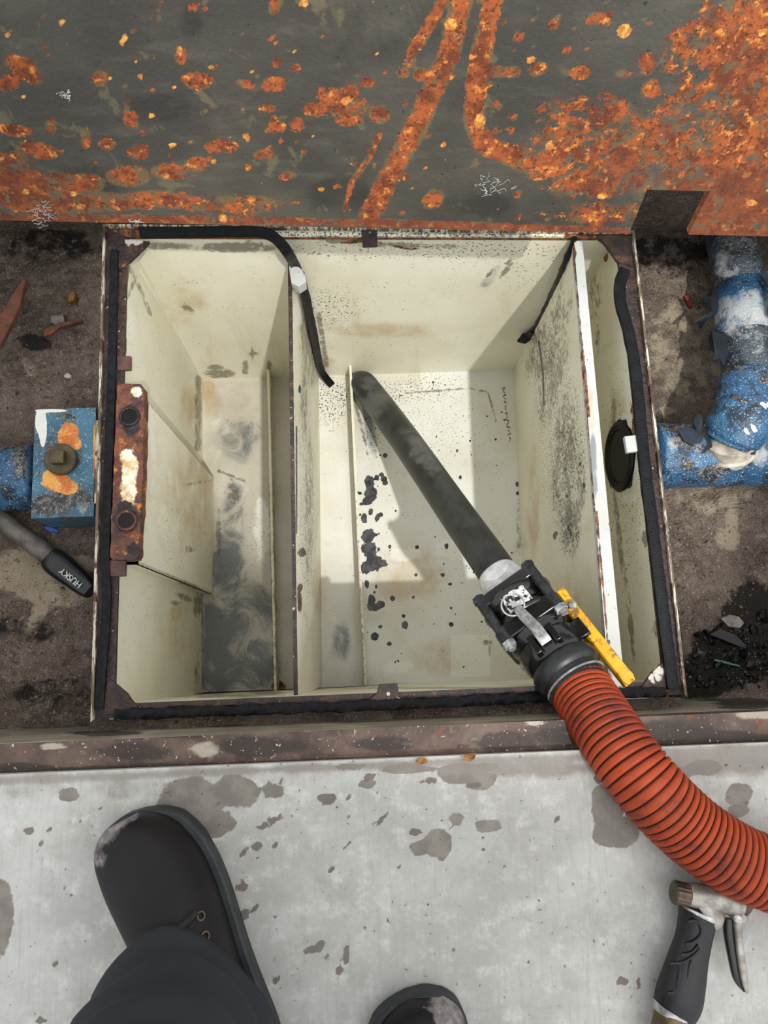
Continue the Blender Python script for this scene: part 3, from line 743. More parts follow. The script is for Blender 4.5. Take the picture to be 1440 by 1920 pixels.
# outer shell of the tank (below the flange)
g = Geo()
for k in range(4):
    a, b = RB[k] * 1.0, RB[(k + 1) % 4] * 1.0
    sa, sb = a + (inn[k] - a) * 0.5, b + (inn[(k + 1) % 4] - b) * 0.5
    slab(g, at(sa, -0.007), at(sb, -0.007), at(sb, FLZ - 0.004), at(sa, FLZ - 0.004), 2, 2, (0, 0, 0.0001))
obj('outer_shell', g, MAT['rim'], tank)

# corner gussets
def gusset(pts, z, whites, rusts, lab=None):
    g = Geo()
    T = [U(x, y, z) for x, y in pts]
    # dense fan so the flaked paint can be laid on
    c = sum(T) / len(T)
    prism(g, T, [t - (0, 0, 0.006) for t in T])
    o = obj('corner_gusset', g, MAT['gusset'], tank, label=lab)
    bm = bmesh.new(); bm.from_mesh(o.data)
    for _ in range(5):
        bmesh.ops.subdivide_edges(bm, edges=bm.edges, cuts=1, use_grid_fill=True)
        if len(bm.verts) > 2500: break
    bmesh.ops.triangulate(bm, faces=bm.faces)
    for _ in range(2):
        if len(bm.verts) > 4000: break
        bmesh.ops.subdivide_edges(bm, edges=bm.edges, cuts=1)
    bm.to_mesh(o.data); bm.free()
    for v in o.data.vertices:
        v.co.z += 0.0016 * mnoise.noise(Vector(v.co) * 120)
    stains(o, white=whites, rust=rusts)
gusset([(219, 448), (280, 452), (272, 462), (232, 500), (219, 512)], 0.002, [(252, 452, 18, 7), (233, 470, 10, 12), (262, 456, 8, 6)], [(230, 495, 8, 8)], 'rust-brown corner plate with white flakes')
gusset([(198, 1268), (212, 1278), (238, 1300), (248, 1315), (268, 1334), (192, 1340)], 0.002, [(222, 1318, 3, 3)], [(232, 1318, 9, 14), (225, 1325, 10, 10)])
gusset([(1256, 1232), (1246, 1240), (1222, 1262), (1198, 1296), (1262, 1300)], 0.002, [(1235, 1255, 12, 6, -30), (1225, 1272, 9, 10, -50), (1245, 1252, 7, 5)], [], 'dark corner plate with a white patch')
gusset([(1112, 436), (1134, 456), (1160, 492), (1186, 500), (1186, 436)], 0.001, [], [])

# tabs, lugs
def pl(name, pts, z, th, mat, lab=None, parent=tank):
    g = Geo(); pxprism(g, pts, z, z - th)
    return obj(name, g, mat, parent, bevel=0.0008, label=lab)
pl('lid_tab', [(677, 428), (706, 428), (708, 460), (680, 461)], 0.003, 0.006, MAT['rim'])
ft = pl('lid_tab', [(690, 1314), (706, 1300), (711, 1283), (745, 1281), (749, 1308), (756, 1314)], 0.004, 0.006, MAT['rim'])
g = Geo(); c = U(728, 1301, 0.0045); cyl(g, c - (0, 0, 0.002), c + (0, 0, 0.0006), 0.0024, 16); obj('bolt_hole_disc', g, MAT['paint_white'], ft)
pl('lid_lug', [(219, 668), (245, 667), (245, 693), (220, 694)], 0.004, 0.006, MAT['lug'])
pl('lid_lug', [(205, 1050), (236, 1050), (235, 1080), (206, 1081)], 0.004, 0.006, MAT['lug'])
wt = pl('lid_tab', [(1171, 818), (1196, 815), (1206, 845), (1176, 848)], 0.004, 0.008, MAT['paint_white'], 'white tab with a rust stain')
stains(wt, rust=[(1190, 828, 4, 4), (1200, 833, 5, 14)], warm=[], white=[], scuff=[], dirt=[], specks=[], chip=[])

# rusty bracket bar above the baffle, two bolt holes
g = Geo()
bz = 0.008
bt = [(221, 724), (232, 720), (264, 720), (269, 726), (270, 760), (268, 860), (262, 985), (260, 1040), (256, 1048), (212, 1050), (207, 1044), (210, 960), (214, 860), (219, 760)]
T = [U(x, y, bz) for x, y in bt]
prism(g, T, [t - (0, 0, 0.022) for t in T])
brk = obj('lid_bracket', g, MAT['bracket'], tank, label='rusty bracket bar with flaking white paint')
bm = bmesh.new(); bm.from_mesh(brk.data)
for _ in range(4):
    bmesh.ops.triangulate(bm, faces=bm.faces)
    bmesh.ops.subdivide_edges(bm, edges=[e_ for e_ in bm.edges if e_.calc_length() > 0.004], cuts=1)
bm.to_mesh(brk.data); bm.free()
for v in brk.data.vertices:
    k = Vector(v.co) * 70
    v.co += Vector((mnoise.noise(k), mnoise.noise(k + Vector((5, 0, 0))), mnoise.noise(k + Vector((0, 9, 0))))) * 0.0016
stains(brk, white=[(243, 880, 15, 40), (240, 920, 14, 40), (238, 855, 16, 14), (256, 735, 10, 10, 0, 0.8), (250, 880, 10, 60, 0, 0.7)], dirt=[(243, 781, 22, 22), (237, 976, 24, 24), (245, 805, 18, 10, 0, 0.8), (235, 950, 20, 12, 0, 0.8), (250, 1030, 14, 14, 0, 0.8)])
for c in ((243, 781), (237, 976)):
    g = Geo()
    p = U(*c, bz)
    torus(g, p + (0, 0, 0.0005), (0, 0, 1), 0.0125, 0.0022, 28, 8)
    obj('bolt_boss', g, MAT['bracket'], brk)
    stains(bpy.data.objects[g and brk.children[-1].name], white=[], dirt=[(c[0], c[1], 40, 40)])
    g = Geo(); cyl(g, p - (0, 0, 0.004), p + (0, 0, 0.0008), 0.0108, 24)
    obj('bolt_hole_disc', g, MAT['ring'], brk)  # black disc paints the hole's dark depth, nothing is recessed

# outlet opening in the right wall : ridged black seal
g = Geo()
# wall plane through iFR,iBR,bBR
n_ = np.cross(iBR - iFR, bBR - iBR); n_ /= np.linalg.norm(n_)
if n_[0] > 0: n_ = -n_
c0 = UN(1163, 856, iFR, n_)
yr = 0.5 * abs(UN(1163, 795, iFR, n_)[1] - UN(1163, 922, iFR, n_)[1])
Rr = yr * 0.98
vz = np.cross(n_, (0, 1, 0))
for k, (rr, th, dep) in enumerate(((1.0, 0.004, 0.002), (0.9, 0.0035, 0.001), (0.8, 0.0035, -0.001), (0.7, 0.0035, -0.004))):
    torus(g, c0 + n_ * dep, n_, Rr * rr, th, 40, 8, u=(0, 1, 0))
sealo = obj('outlet_seal', g, MAT['ring'], tank, smooth=True)
g = Geo(); cyl(g, c0 + n_ * 0.0005, c0 - n_ * 0.03, Rr * 1.0, 40); obj('outlet_bore_disc', g, MAT['ring'], tank)  # capped black disc, the bore's dark depth is only its colour
g = Geo()                                           # torn tar skirt round the seal
V = []; m = 48
for i in range(m):
    a = 2 * math.pi * i / m
    r = Rr * (1.08 + 0.22 * max(0, mnoise.noise(Vector((math.cos(a) * 3, math.sin(a) * 3, 2)))) + 0.08 * random.random())
    V.append(c0 + n_ * 0.0015 + math.cos(a) * r * np.array([0, 1, 0]) + math.sin(a) * r * vz)
prism(g, V, [v - n_ * 0.004 for v in V]); obj('outlet_skirt', g, MAT['ring'], tank)

# white clip on the centre partition's back end
g = Geo()
pxprism(g, [(541, 498), (560, 500), (571, 510), (574, 528), (560, 537), (546, 530)], zc + 0.012, zc - 0.012)
o = obj('partition_clip', g, MAT['paint_white'], tank, bevel=0.001, label='white rust-spotted clip')
stains(o, rust=[(561, 512, 3, 3), (569, 523, 4, 3), (570, 512, 2, 6)], warm=[(560, 520, 12, 6, 0, 0.6)], white=[], scuff=[], dirt=[], specks=[], chip=[])
# rib of dark sealant on the right partition's back edge (diagonal bead down the wall corner)
g = Geo()
P = [U(1077, 446, 0.004), UY(1060, 490, 0.672), UY(1030, 560, 0.675), UY(1005, 610, 0.678), UY(985, 636, 0.68)]
Pq, _ = resample(P, 40)
tube(g, Pq, [0.004 + 0.002 * abs(mnoise.noise(Vector(p * 90))) for p in Pq], 8, rough=0.5)
q, _ = resample([UY(1000, 620, 0.678), UY(985, 634, 0.676), UY(970, 640, 0.672)], 12)
tube(g, q, [0.006] * 6 + [0.008] * 3 + [0.006, 0.004, 0.002], 8, rough=0.6)
obj('sealant_bead', g, MAT['ring'], tank, smooth=True)
# pencilled scrawl on the tank floor, illegible in the photo
g = Geo()
random.seed(3)
pts = []
for i in range(120):
    t = i / 119
    x = 944 + 12 * t + 4.0 * math.sin(i * 1.3) * (0.6 + 0.4 * math.sin(i * 0.37)); y = 725 + 100 * t + 3 * math.sin(i * 0.8)
    pts.append(U(x, y, FLZ + 0.0004))
for a in range(0, 120, 14):
    tube(g, pts[a:a + 11], 0.0005, 5)
obj('ink_scrawl', g, MAT['ink'], tank)

# ------------------------------------------------------------------ loose rubber gasket strips lying on the rim
def gasket(label, P, width, mat, flat=0.45, n=120, up=(0, 0, 1), rough=0.12, group=None):
    Pq, _ = resample(P, n)
    g = Geo(); tube(g, Pq, width / 2, 12, up=up, flat=flat, power=4, rough=rough)
    o = obj('rubber_gasket', g, mat, smooth=True)
    return tag(o, label, 'gasket', 'rubber gasket strips round the tank rim')
h = 0.0036
gasket('straight black rubber gasket strip lying along the left rim of the tank', [U(214, 470, h), U(212, 600, h), U(208, 750, h), U(203, 900, h), U(198, 1040, h), U(200, 1130, h), U(193, 1230, h), U(186, 1330, h)], 0.0125, MAT['rubber'])
gasket('wet black rubber gasket strip bulging inward along the right rim of the tank', [U(1172, 506, h), U(1163, 530, h), U(1163, 566, h), U(1175, 610, h), U(1186, 660, h), U(1196, 740, h), U(1207, 860, h), U(1222, 980, h), U(1237, 1100, h), U(1251, 1210, h), U(1262, 1292, h)], 0.0175, MAT['rubberwet'])
gasket('torn dark gasket strip stuck along the front rim of the tank', [U(215, 1340, h), U(400, 1333, h), U(600, 1326, h), U(800, 1318, h), U(1000, 1308, h), U(1150, 1300, h), U(1248, 1298, h)], 0.0130, MAT['rubber'], rough=0.5, n=200)
gasket('black rubber strip peeled off the back rim and hanging down into the middle compartment',
       [U(262, 437, h), U(340, 436, h), U(420, 435, h), U(480, 435, 0.005), U(512, 444, 0.007), U(537, 470, 0.0), UY(556, 505, 0.682), UY(570, 545, 0.681), UY(580, 590, 0.680), UY(590, 640, 0.679), UY(598, 680, 0.677), UY(606, 702, 0.672), U(622, 722, FLZ + 0.008)],
       0.0165, MAT['rubberwet'], flat=0.5, n=150, up=(0.25, -0.6, 0.75))

# ================================================================== THE RUSTY COVER (stands open behind the tank)
PLZ = 0.24  # edge raised so that the cover's shadow reaches the tank's back wall
eA, eB = U(0, 413, PLZ), U(1440, 443, PLZ)
e = (eB - eA) / np.linalg.norm(eB - eA)
a = math.radians(17)
back = np.array([-e[1], e[0], 0.0])
upv = np.array([0, 0, 1.0]) * math.cos(a) + back * math.sin(a)
nrm = np.cross(e, upv)
def pc(px, py):
    v = UN(px, py, eA, nrm) - eA
    return v @ e, v @ upv
n0 = pc(1178, 441)[0]; n1 = pc(1289, 443)[0]; nh = pc(1270, 357)[1]
s0, s1, tt = -0.36, 1.42, 0.55
def PL(s, t): return eA + e * s + upv * t
cover = thing('hatch_cover', 'large rust-blotched steel cover plate standing open behind the tank', 'cover', PL(0.55, 0))
g = Geo()
th = nrm * -0.010
if nrm @ (CAM - eA) < 0: th = -th
slab(g, PL(s0, 0), PL(n0, 0), PL(n0, nh), PL(s0, nh), 320, 22, th)
slab(g, PL(n1, 0), PL(s1, 0), PL(s1, nh), PL(n1, nh), 110, 22, th)
slab(g, PL(s0, nh), PL(s1, nh), PL(s1, tt), PL(s0, tt), 430, 150, th)
pltm = obj('cover_plate', g, MAT['plate'], cover)
for sf in (s0 + 0.03, s1 - 0.03):  # added feet, out of view, under the cover raised for its shadow
    gq_ = Geo(); pf_ = PL(sf, 0.02); box(gq_, np.array([pf_[0], pf_[1], (FLOOR + pf_[2]) / 2]) , e * 0.03, back * 0.012, (0, 0, (pf_[2] - FLOOR) / 2))
    obj('added_foot', gq_, MAT['rim'], cover)
rust = [('l', [(872, -20), (845, 90), (820, 150), (770, 260), (725, 340), (692, 405)], 18), ('l', [(836, -10), (806, 45), (776, 95), (756, 138)], 10, 0.9), ('l', [(920, 20), (905, 90), (892, 160), (890, 225), (905, 270), (955, 290)], 17),
        ('l', [(890, 135), (965, 135)], 9, 0.9), (1105, 225, 95, 40, 10, 0.60), (1060, 270, 70, 40, 0, 0.62), (1180, 250, 130, 46, 0, 0.56), (1260, 300, 170, 60, 0, 0.64), (1100, 345, 80, 26, 0, 0.6), (1060, 250, 30, 14, 0, 0.85), (1130, 280, 40, 12, -20, 0.85), (1230, 300, 50, 16, 20, 0.85), (1090, 350, 30, 12, 0, 0.9),
        (1400, 60, 90, 70), (1420, 150, 70, 70, 0, 0.95), (1400, 300, 110, 90, 0, 0.70), (1340, 200, 110, 60, 0, 0.56), (1350, 380, 130, 60, 0, 0.82), (1300, 100, 60, 50, 0, 0.6), (1130, 400, 80, 20, 0, 0.75),
        (30, 345, 70, 34, 0, 0.95), (110, 350, 60, 24, 10, 0.9), (120, 380, 120, 20, 0, 0.85), (20, 300, 40, 14), (40, 125, 34, 16, 30), (15, 155, 20, 14), (70, 280, 36, 14, 10), (55, 145, 24, 8, 20),
        ('l', [(0, 408), (720, 418), (1180, 434)], 7, 0.95), ('l', [(1290, 436), (1440, 440)], 10), (440, 385, 90, 18, 0, 0.7), (240, 330, 36, 18, 0, 0.8), (300, 375, 80, 16, 0, 0.68),
        (370, 150, 26, 15, 5), (513, 158, 22, 13), (188, 146, 13, 14), (340, 106, 13, 14), (635, 180, 34, 14, 0, 0.95), (595, 205, 26, 12), (655, 226, 22, 9), (520, 236, 16, 14), (556, 234, 14, 12), (710, 215, 18, 16), (640, 200, 50, 24, 0, 0.62),
        (415, 275, 28, 12), (318, 320, 30, 16), (262, 286, 20, 14), (495, 290, 18, 10), (540, 330, 15, 8), (660, 172, 12, 14), (605, 172, 12, 9), (245, 222, 18, 12, 50), (500, 203, 14, 8), (160, 258, 10, 18, 0, 0.8), (95, 240, 10, 14, 0, 0.8), (200, 270, 16, 10),
        (460, 158, 18, 6, 20), (370, 310, 20, 14), (310, 370, 18, 8), (1125, 36, 22, 13), (1040, 45, 9, 12), (972, 68, 9, 9), (1008, 130, 15, 11, -20), (1088, 136, 20, 10), (1170, 138, 20, 9), (1213, 120, 16, 20), (1260, 128, 18, 12), (1275, 80, 12, 18), (1220, 165, 20, 14, -40), (1160, 200, 40, 16, 30, 0.8),
        (812, 375, 20, 14, -30), (760, 330, 7, 7), (790, 140, 14, 10), (520, 10, 8, 14), (365, 14, 10, 9), (298, 10, 5, 30, 0, 0.7), (515, 15, 10, 14), (690, 155, 12, 8), (554, 126, 9, 7), (520, 117, 8, 9), (400, 127, 7, 5),
        ('l', [(710, 255), (690, 300), (660, 340), (645, 395)], 4.5, 0.9), (1010, 305, 60, 30, 20, 0.7), (30, 245, 30, 10, 10), (160, 345, 30, 18)]
random.seed(23)
for _ in range(420):
    x, y = random.choice([(random.uniform(-500, -20), random.uniform(-900, 430)), (random.uniform(1460, 2000), random.uniform(-900, 430)), (random.uniform(-400, 1900), random.uniform(-1100, -40)), (random.uniform(1300, 2000), random.uniform(-500, 200))])
    rust.append((x, y, random.uniform(6, 34), random.uniform(5, 20), random.uniform(0, 180), random.uniform(0.6, 1.0)))
rust.append(('l', [(920, -10), (1000, -200), (1060, -420)], 24))
random.seed(11)
for _ in range(260):
    x = random.uniform(-40, 1480); y = random.uniform(-60, 430)
    k = 0.6 + 0.5 * (y > 180) + 0.5 * (x > 900)
    rust.append((x, y, random.uniform(2, 7) * k, random.uniform(2, 5) * k, random.uniform(0, 180), random.uniform(0.7, 1.0)))
spots = [(232, 76, 5, 12, 20), (116, 40, 5, 8), (126, 79, 3, 4), (323, 272, 8, 5), (285, 216, 7, 4), (844, 46, 12, 10), (338, 96, 6, 8), (400, 303, 5, 4), (1170, 58, 12, 14, 30), (1030, 273, 8, 8), (1010, 335, 6, 4), (975, 72, 0.1, 0.1), (1130, 368, 9, 5), (995, 112, 10, 6), (900, 225, 10, 14, 0, 0.9), (48, 360, 6, 5), (139, 363, 7, 5), (418, 410, 10, 8), (602, 354, 7, 5), (463, 258, 6, 10, -40), (571, 6, 10, 8), (1430, 60, 10, 8), (1410, 380, 10, 6), (1445, 355, 8, 5), (262, 142, 6, 5), (397, 127, 6, 5), (831, 271, 6, 4)]
for _ in range(90):
    spots.append((random.uniform(0, 1440), random.uniform(0, 420), random.uniform(1.2, 3.5), random.uniform(1.2, 3), 0, random.uniform(0.6, 1)))
stains(pltm, rust=rust, spot=spots, dark=[(305, 200, 60, 30), (170, 335, 60, 24, 10), (40, 285, 34, 14), (900, 385, 60, 24), (360, 40, 20, 30, 0, 0.7), (700, 60, 200, 60, 0, 0.35), (320, 210, 30, 14), (640, 370, 60, 40, 0, 0.5), (110, 150, 60, 20, 0, 0.4)],
       redbrown=[(1380, 370, 120, 60), (1200, 320, 120, 60, 0, 0.6), (60, 350, 120, 50, 0, 0.7), ('l', [(0, 408), (720, 420), (1440, 442)], 10)])

# cobwebs
def cobweb(label, c, spread, n, seed, droop=0):
    random.seed(seed)
    g = Geo()
    ctr = UN(*c, eA, nrm) + nrm * (0.0015 if nrm @ (CAM - eA) > 0 else -0.0015)
    for _ in range(n):
        a0 = random.uniform(0, 6.28); r = spread * random.uniform(0.3, 1)
        P = []
        cx, cy = c[0] + random.gauss(0, spread * 0.7), c[1] + random.gauss(0, spread * 0.4); r *= 0.6
        for k in range(5):
            P.append(UN(cx + math.cos(a0) * r * (k / 4 - 0.5) * 2 + random.gauss(0, 2.5), cy + math.sin(a0) * r * 0.5 * (k / 4 - 0.5) * 2 + random.gauss(0, 2) + droop, eA, nrm) + nrm * (0.0012 if nrm @ (CAM - eA) > 0 else -0.0012))
        tube(g, resample(P, 12)[0], 0.00016, 4)
    return tag(obj('cobweb', g, MAT['web']), label, 'cobweb', 'cobwebs on the rusty cover')
cobweb('whitish cobweb tuft hanging off the cover\'s lower edge at the far left', (75, 402), 22, 26, 1)
cobweb('tiny cobweb wisp on the cover edge above the tank\'s back left corner', (257, 414), 9, 9, 2)
cobweb('stringy cobweb on the dark steel left of the cover\'s notch', (925, 350), 24, 22, 3)
cobweb('faint cobweb tuft on the cover\'s upper left, among rust spots', (122, 178), 12, 14, 4)

# ================================================================== SUCTION HOSE ASSEMBLY
hz = FLOOR + 0.0405
P0 = U(956, 1110, -0.046)                 # where the tape collar meets the valve
P1 = U(1086, 1288, 0.046)                # valve end / hose start
ax = (P1 - P0); LEN = np.linalg.norm(ax); ax /= LEN
tocam = CAM - 0.5 * (P0 + P1); tocam -= ax * (tocam @ ax); zz = tocam / np.linalg.norm(tocam)
sd = np.cross(ax, zz)                    # to the photo's lower-left or upper-right
if (ROT.T @ sd)[0] < 0: sd = -sd
def L(s, x, z): return P0 + ax * s + sd * x + zz * z
hose = thing('suction_hose', 'black suction pipe with bolted valve and ribbed orange hose reaching into the tank', 'hose', U(1420, 1640, FLOOR))
# black pipe
zp = [FLZ + 0.031, -0.425, -0.33, -0.200, -0.098, -0.047]
pp = [(677, 716), (716, 766), (770, 840), (846, 950), (915, 1048), (955, 1108)]
P = [U(x, y, z) for (x, y), z in zip(pp, zp)]
g = Geo(); Pq, plen = resample(P, 90); r_ = np.full(90, 0.0292); r_[:2] = (0.0262, 0.0285)
tube(g, Pq, r_, 28, up=(1, 0.2, 0.3))
o = obj('black_pipe', g, MAT['pipe'], hose, smooth=True); stains(o, pale=[(700, 760, 26, 40, 45, 0.8), (690, 720, 16, 14, 0, 0.6), (790, 850, 20, 60, -40, 0.55)])
# tape collar
g = Geo(); q = [L(s, 0, 0) for s in (-0.036, -0.033, -0.014, 0.004, 0.010)]
tube(g, q, [0.0305, 0.0325, 0.0345, 0.0365, 0.0365], 28, up=zz, rough=0.06); obj('tape_wrap', g, MAT['tape'], hose, smooth=True, sharp=60, label='white thread tape')
k = LEN / 0.176                          # along-axis scale
def rsq(g, s0, s1, hw, hh, r=0.012, cx=0, cz=0):
    """rounded square plate across the axis"""
    out = []
    for (qx, qz, a0) in ((1, 1, 0), (-1, 1, 90), (-1, -1, 180), (1, -1, 270)):
        for t in range(0, 91, 15):
            b = math.radians(a0 + t)
            out.append((cx + qx * (hw - r) + r * math.cos(b), cz + qz * (hh - r) + r * math.sin(b)))
    prism(g, [L(s0, x, z) for x, z in out], [L(s1, x, z) for x, z in out])
LS = 1.13
def L(s, x, z): return P0 + ax * s + sd * x * LS + zz * z * LS
_tube = tube
def tube(g, P, R, *a, **kw): return _tube(g, P, [q * LS for q in R] if isinstance(R, list) else R, *a, **kw)
# first flange, body, second flange, coupling
g = Geo()
rsq(g, 0.006 * k, 0.024 * k, 0.044, 0.040, 0.014)
tube(g, [L(s * k, 0, 0) for s in (0.020, 0.024, 0.034, 0.038)], [0.0475, 0.0475, 0.0440, 0.040], 32, up=zz)
obj('valve_flange', g, MAT['poly'], hose, bevel=0.002)
g = Geo()
tube(g, [L(s * k, 0, 0) for s in (0.02, 0.03, 0.045, 0.06, 0.072)], [0.039, 0.0415, 0.0425, 0.0415, 0.039], 32, up=zz)
body = obj('valve_body', g, MAT['poly'], hose, smooth=True)
g = Geo(); V = []; Fc = []
for i in range(9):                        # worn sticker on the body's top
    for j in range(9):
        s = (0.031 + 0.029 * j / 8) * k; an = math.radians(108 - 40 * i / 8); V.append(L(s, 0.0462 * math.cos(an), 0.0462 * math.sin(an)))
for i in range(8):
    for j in range(8): Fc.append((i * 9 + j, i * 9 + j + 1, i * 9 + j + 10, i * 9 + j + 9))
g.add(V, Fc); obj('sticker', g, MAT['sticker'], body, label='worn white sticker')
g = Geo()
rsq(g, 0.062 * k, 0.086 * k, 0.046, 0.041, 0.018)
tube(g, [L(s * k, 0, 0) for s in (0.046, 0.050, 0.062, 0.066)], [0.040, 0.0435, 0.0475, 0.0475], 32, up=zz)
tube(g, [L(s * k, 0, 0) for s in (0.085, 0.092, 0.1, 0.104)], [0.043, 0.041, 0.037, 0.036], 32, up=zz)
obj('valve_flange', g, MAT['poly'], hose, bevel=0.002)
for sx in (-1, 1):
    for sz in (-1, 1):
        g = Geo()
        cyl(g, L(0.010 * k, sx * 0.0365, sz * 0.034), L(0.084 * k, sx * 0.0365, sz * 0.034), 0.0065, 14)
        cyl(g, L(0.001 * k, sx * 0.0365, sz * 0.034), L(0.010 * k, sx * 0.0365, sz * 0.034), 0.0085, 6, bevel=0.001)
        bo = obj('bolt', g, MAT['darksteel'], hose, smooth=True)
        g = Geo()
        cyl(g, L(0.085 * k, sx * 0.0365, sz * 0.034), L(0.094 * k, sx * 0.0365, sz * 0.034), 0.0085, 6, bevel=0.001)
        cyl(g, L(0.085 * k, sx * 0.0365, sz * 0.034), L(0.0985 * k, sx * 0.0365, sz * 0.034), 0.0045, 12)
        obj('nut', g, MAT['steel'], bo, label='bright steel nut')
# cam coupling
g = Geo()
tube(g, [L(s * k, 0, 0) for s in (0.1, 0.103, 0.118, 0.128, 0.134, 0.136)], [0.036, 0.040, 0.0405, 0.0395, 0.037, 0.036], 36, up=zz)
for dx in (-0.013, 0.013):
    box(g, L(0.117 * k, dx, 0.040), sd * 0.0045, ax * 0.014, zz * 0.0085)
for dz in (-0.013, 0.013):
    box(g, L(0.117 * k, 0.040, dz), sd * 0.0085, ax * 0.014, zz * 0.0045)
obj('cam_coupling', g, MAT['poly'], hose, bevel=0.0015)
g = Geo()                                  # top cam lever folded back over the valve
def bar(g, pts, w, t, side):
    V = []
    for p, ww in zip(pts, w):
        V.append((p, ww))
    n = len(V); vv = []; ff = []
    T = np.gradient(np.array(pts), axis=0); T /= np.linalg.norm(T, axis=1)[:, None]
    for i, (p, ww) in enumerate(V):
        nn = np.cross(side, T[i]); nn /= np.linalg.norm(nn)
        for a_, b_ in ((-1, -1), (1, -1), (1, 1), (-1, 1)): vv.append(p + side * ww * a_ + nn * t * b_)
    for i in range(n - 1):
        for q in range(4): ff.append((i * 4 + q, i * 4 + (q + 1) % 4, i * 4 + 4 + (q + 1) % 4, i * 4 + 4 + q))
    ff += [(3, 2, 1, 0), tuple(range(4 * n - 4, 4 * n))]
    g.add(vv, ff)
bar(g, [L(0.063 * k, -0.004, 0.0535), L(0.080 * k, -0.003, 0.0535), L(0.102 * k, 0, 0.052), L(0.118 * k, 0, 0.050), L(0.124 * k, 0, 0.045)], [0.0062, 0.0074, 0.0074, 0.0080, 0.0080], 0.0035, sd)
lev = obj('cam_lever', g, MAT['lever'], hose, bevel=0.001)
g = Geo(); torus(g, L(0.057 * k, -0.006, 0.0555), zz + ax * 0.25 + sd * 0.1, 0.0150, 0.0013, 40, 8); obj('pull_ring', g, MAT['steel'], lev, smooth=True)
g = Geo()
bar(g, [L(0.085 * k, 0.048, -0.014), L(0.1 * k, 0.049, -0.014), L(0.118 * k, 0.047, -0.014), L(0.126 * k, 0.044, -0.014)], [0.006, 0.007, 0.007, 0.007], 0.0035, zz)
obj('cam_lever', g, MAT['poly2'], hose, bevel=0.001)
tube = _tube
def L(s, x, z): return P0 + ax * s + sd * x + zz * z
# hose tail, cuff and clamp ring
g = Geo()
tube(g, [L(s * k, 0, 0) for s in (0.134, 0.137, 0.141, 0.152, 0.156, 0.160)], [0.038, 0.044, 0.046, 0.046, 0.0445, 0.040], 40, up=zz)
obj('coupling_collar', g, MAT['poly2'], hose, smooth=True, label='dull black rubber collar')
g = Geo()
tube(g, [L(s * k, 0, 0) for s in (0.156, 0.160, 0.186)], [0.038, 0.0408, 0.0402], 40, up=zz)
obj('hose_cuff', g, MAT['poly2'], hose, smooth=True)
g = Geo(); torus(g, L(0.169 * k, 0, 0), ax, 0.0408, 0.0016, 48, 8); obj('clamp_wire', g, MAT['lever'], hose, smooth=True)
# orange hose
hs = [L(0.176 * k, 0, 0), U(1150, 1388, 0.108), U(1213, 1472, hz - 0.001), U(1290, 1550, hz), U(1370, 1606, hz), U(1440, 1637, hz), U(1530, 1668, hz), U(1680, 1700, hz), U(1900, 1680, hz)]
nP = 760
Pq, hl = resample(hs, nP)
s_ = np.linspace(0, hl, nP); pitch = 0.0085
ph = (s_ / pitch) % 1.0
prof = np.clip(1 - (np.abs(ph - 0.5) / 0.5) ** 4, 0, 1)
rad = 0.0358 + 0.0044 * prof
g = Geo(); tube(g, Pq, rad, 40, up=(0, 0, 1))
o = obj('orange_hose', g, MAT['hose'], hose, smooth=True, sharp=180)
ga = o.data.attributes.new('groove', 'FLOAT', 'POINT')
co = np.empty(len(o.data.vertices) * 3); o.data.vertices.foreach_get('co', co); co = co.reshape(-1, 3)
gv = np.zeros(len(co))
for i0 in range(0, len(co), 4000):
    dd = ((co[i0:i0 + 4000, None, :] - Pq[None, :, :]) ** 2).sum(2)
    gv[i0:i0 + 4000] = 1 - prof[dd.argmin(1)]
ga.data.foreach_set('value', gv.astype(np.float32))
# yellow handle on its stem
HZ = 0.045
g = Geo()
hA, hB, hC, hD = U(1046, 1108, HZ - 0.03), U(1082, 1152, HZ - 0.02), U(1134, 1217, HZ - 0.006), U(1184, 1280, HZ)
dirh = (hD - hA) / np.linalg.norm(hD - hA); sideh = np.cross(dirh, (0, 0, 1)); sideh /= np.linalg.norm(sideh); uph = np.cross(sideh, dirh)
Pq, _ = resample([hA, hB, hC, hD], 20)
bar(g, list(Pq), [0.0085, 0.0095] + [0.0080] * 16 + [0.0088, 0.006], 0.0024, sideh)
bar(g, [p - uph * 0.008 + sideh * 0.0070 for p in Pq], [0.0016] * 20, 0.007, sideh)
hd = obj('valve_handle', g, MAT['yellow'], hose, bevel=0.001, label='yellow lever handle')
g = Geo()
cb = U(1060, 1133, HZ - 0.022)
cyl(g, L(0.045 * k, 0.030, 0.006), U(1060, 1134, HZ - 0.036), 0.012, 20)
obj('valve_stem', g, MAT['poly2'], hose, smooth=True)
g = Geo(); box(g, U(1054, 1138, HZ - 0.034), dirh * 0.013, sideh * 0.009, uph * 0.011); obj('handle_lug', g, MAT['yellow'], hd, bevel=0.001)
g = Geo(); b0 = U(1075, 1133, HZ - 0.022); cyl(g, b0 - sideh * -0.0, b0 + uph * 0.006 + sideh * 0.004, 0.006, 6, bevel=0.001); cyl(g, b0, b0 + uph * 0.010 + sideh * 0.006, 0.0035, 10); obj('handle_bolt', g, MAT['steel'], hd)

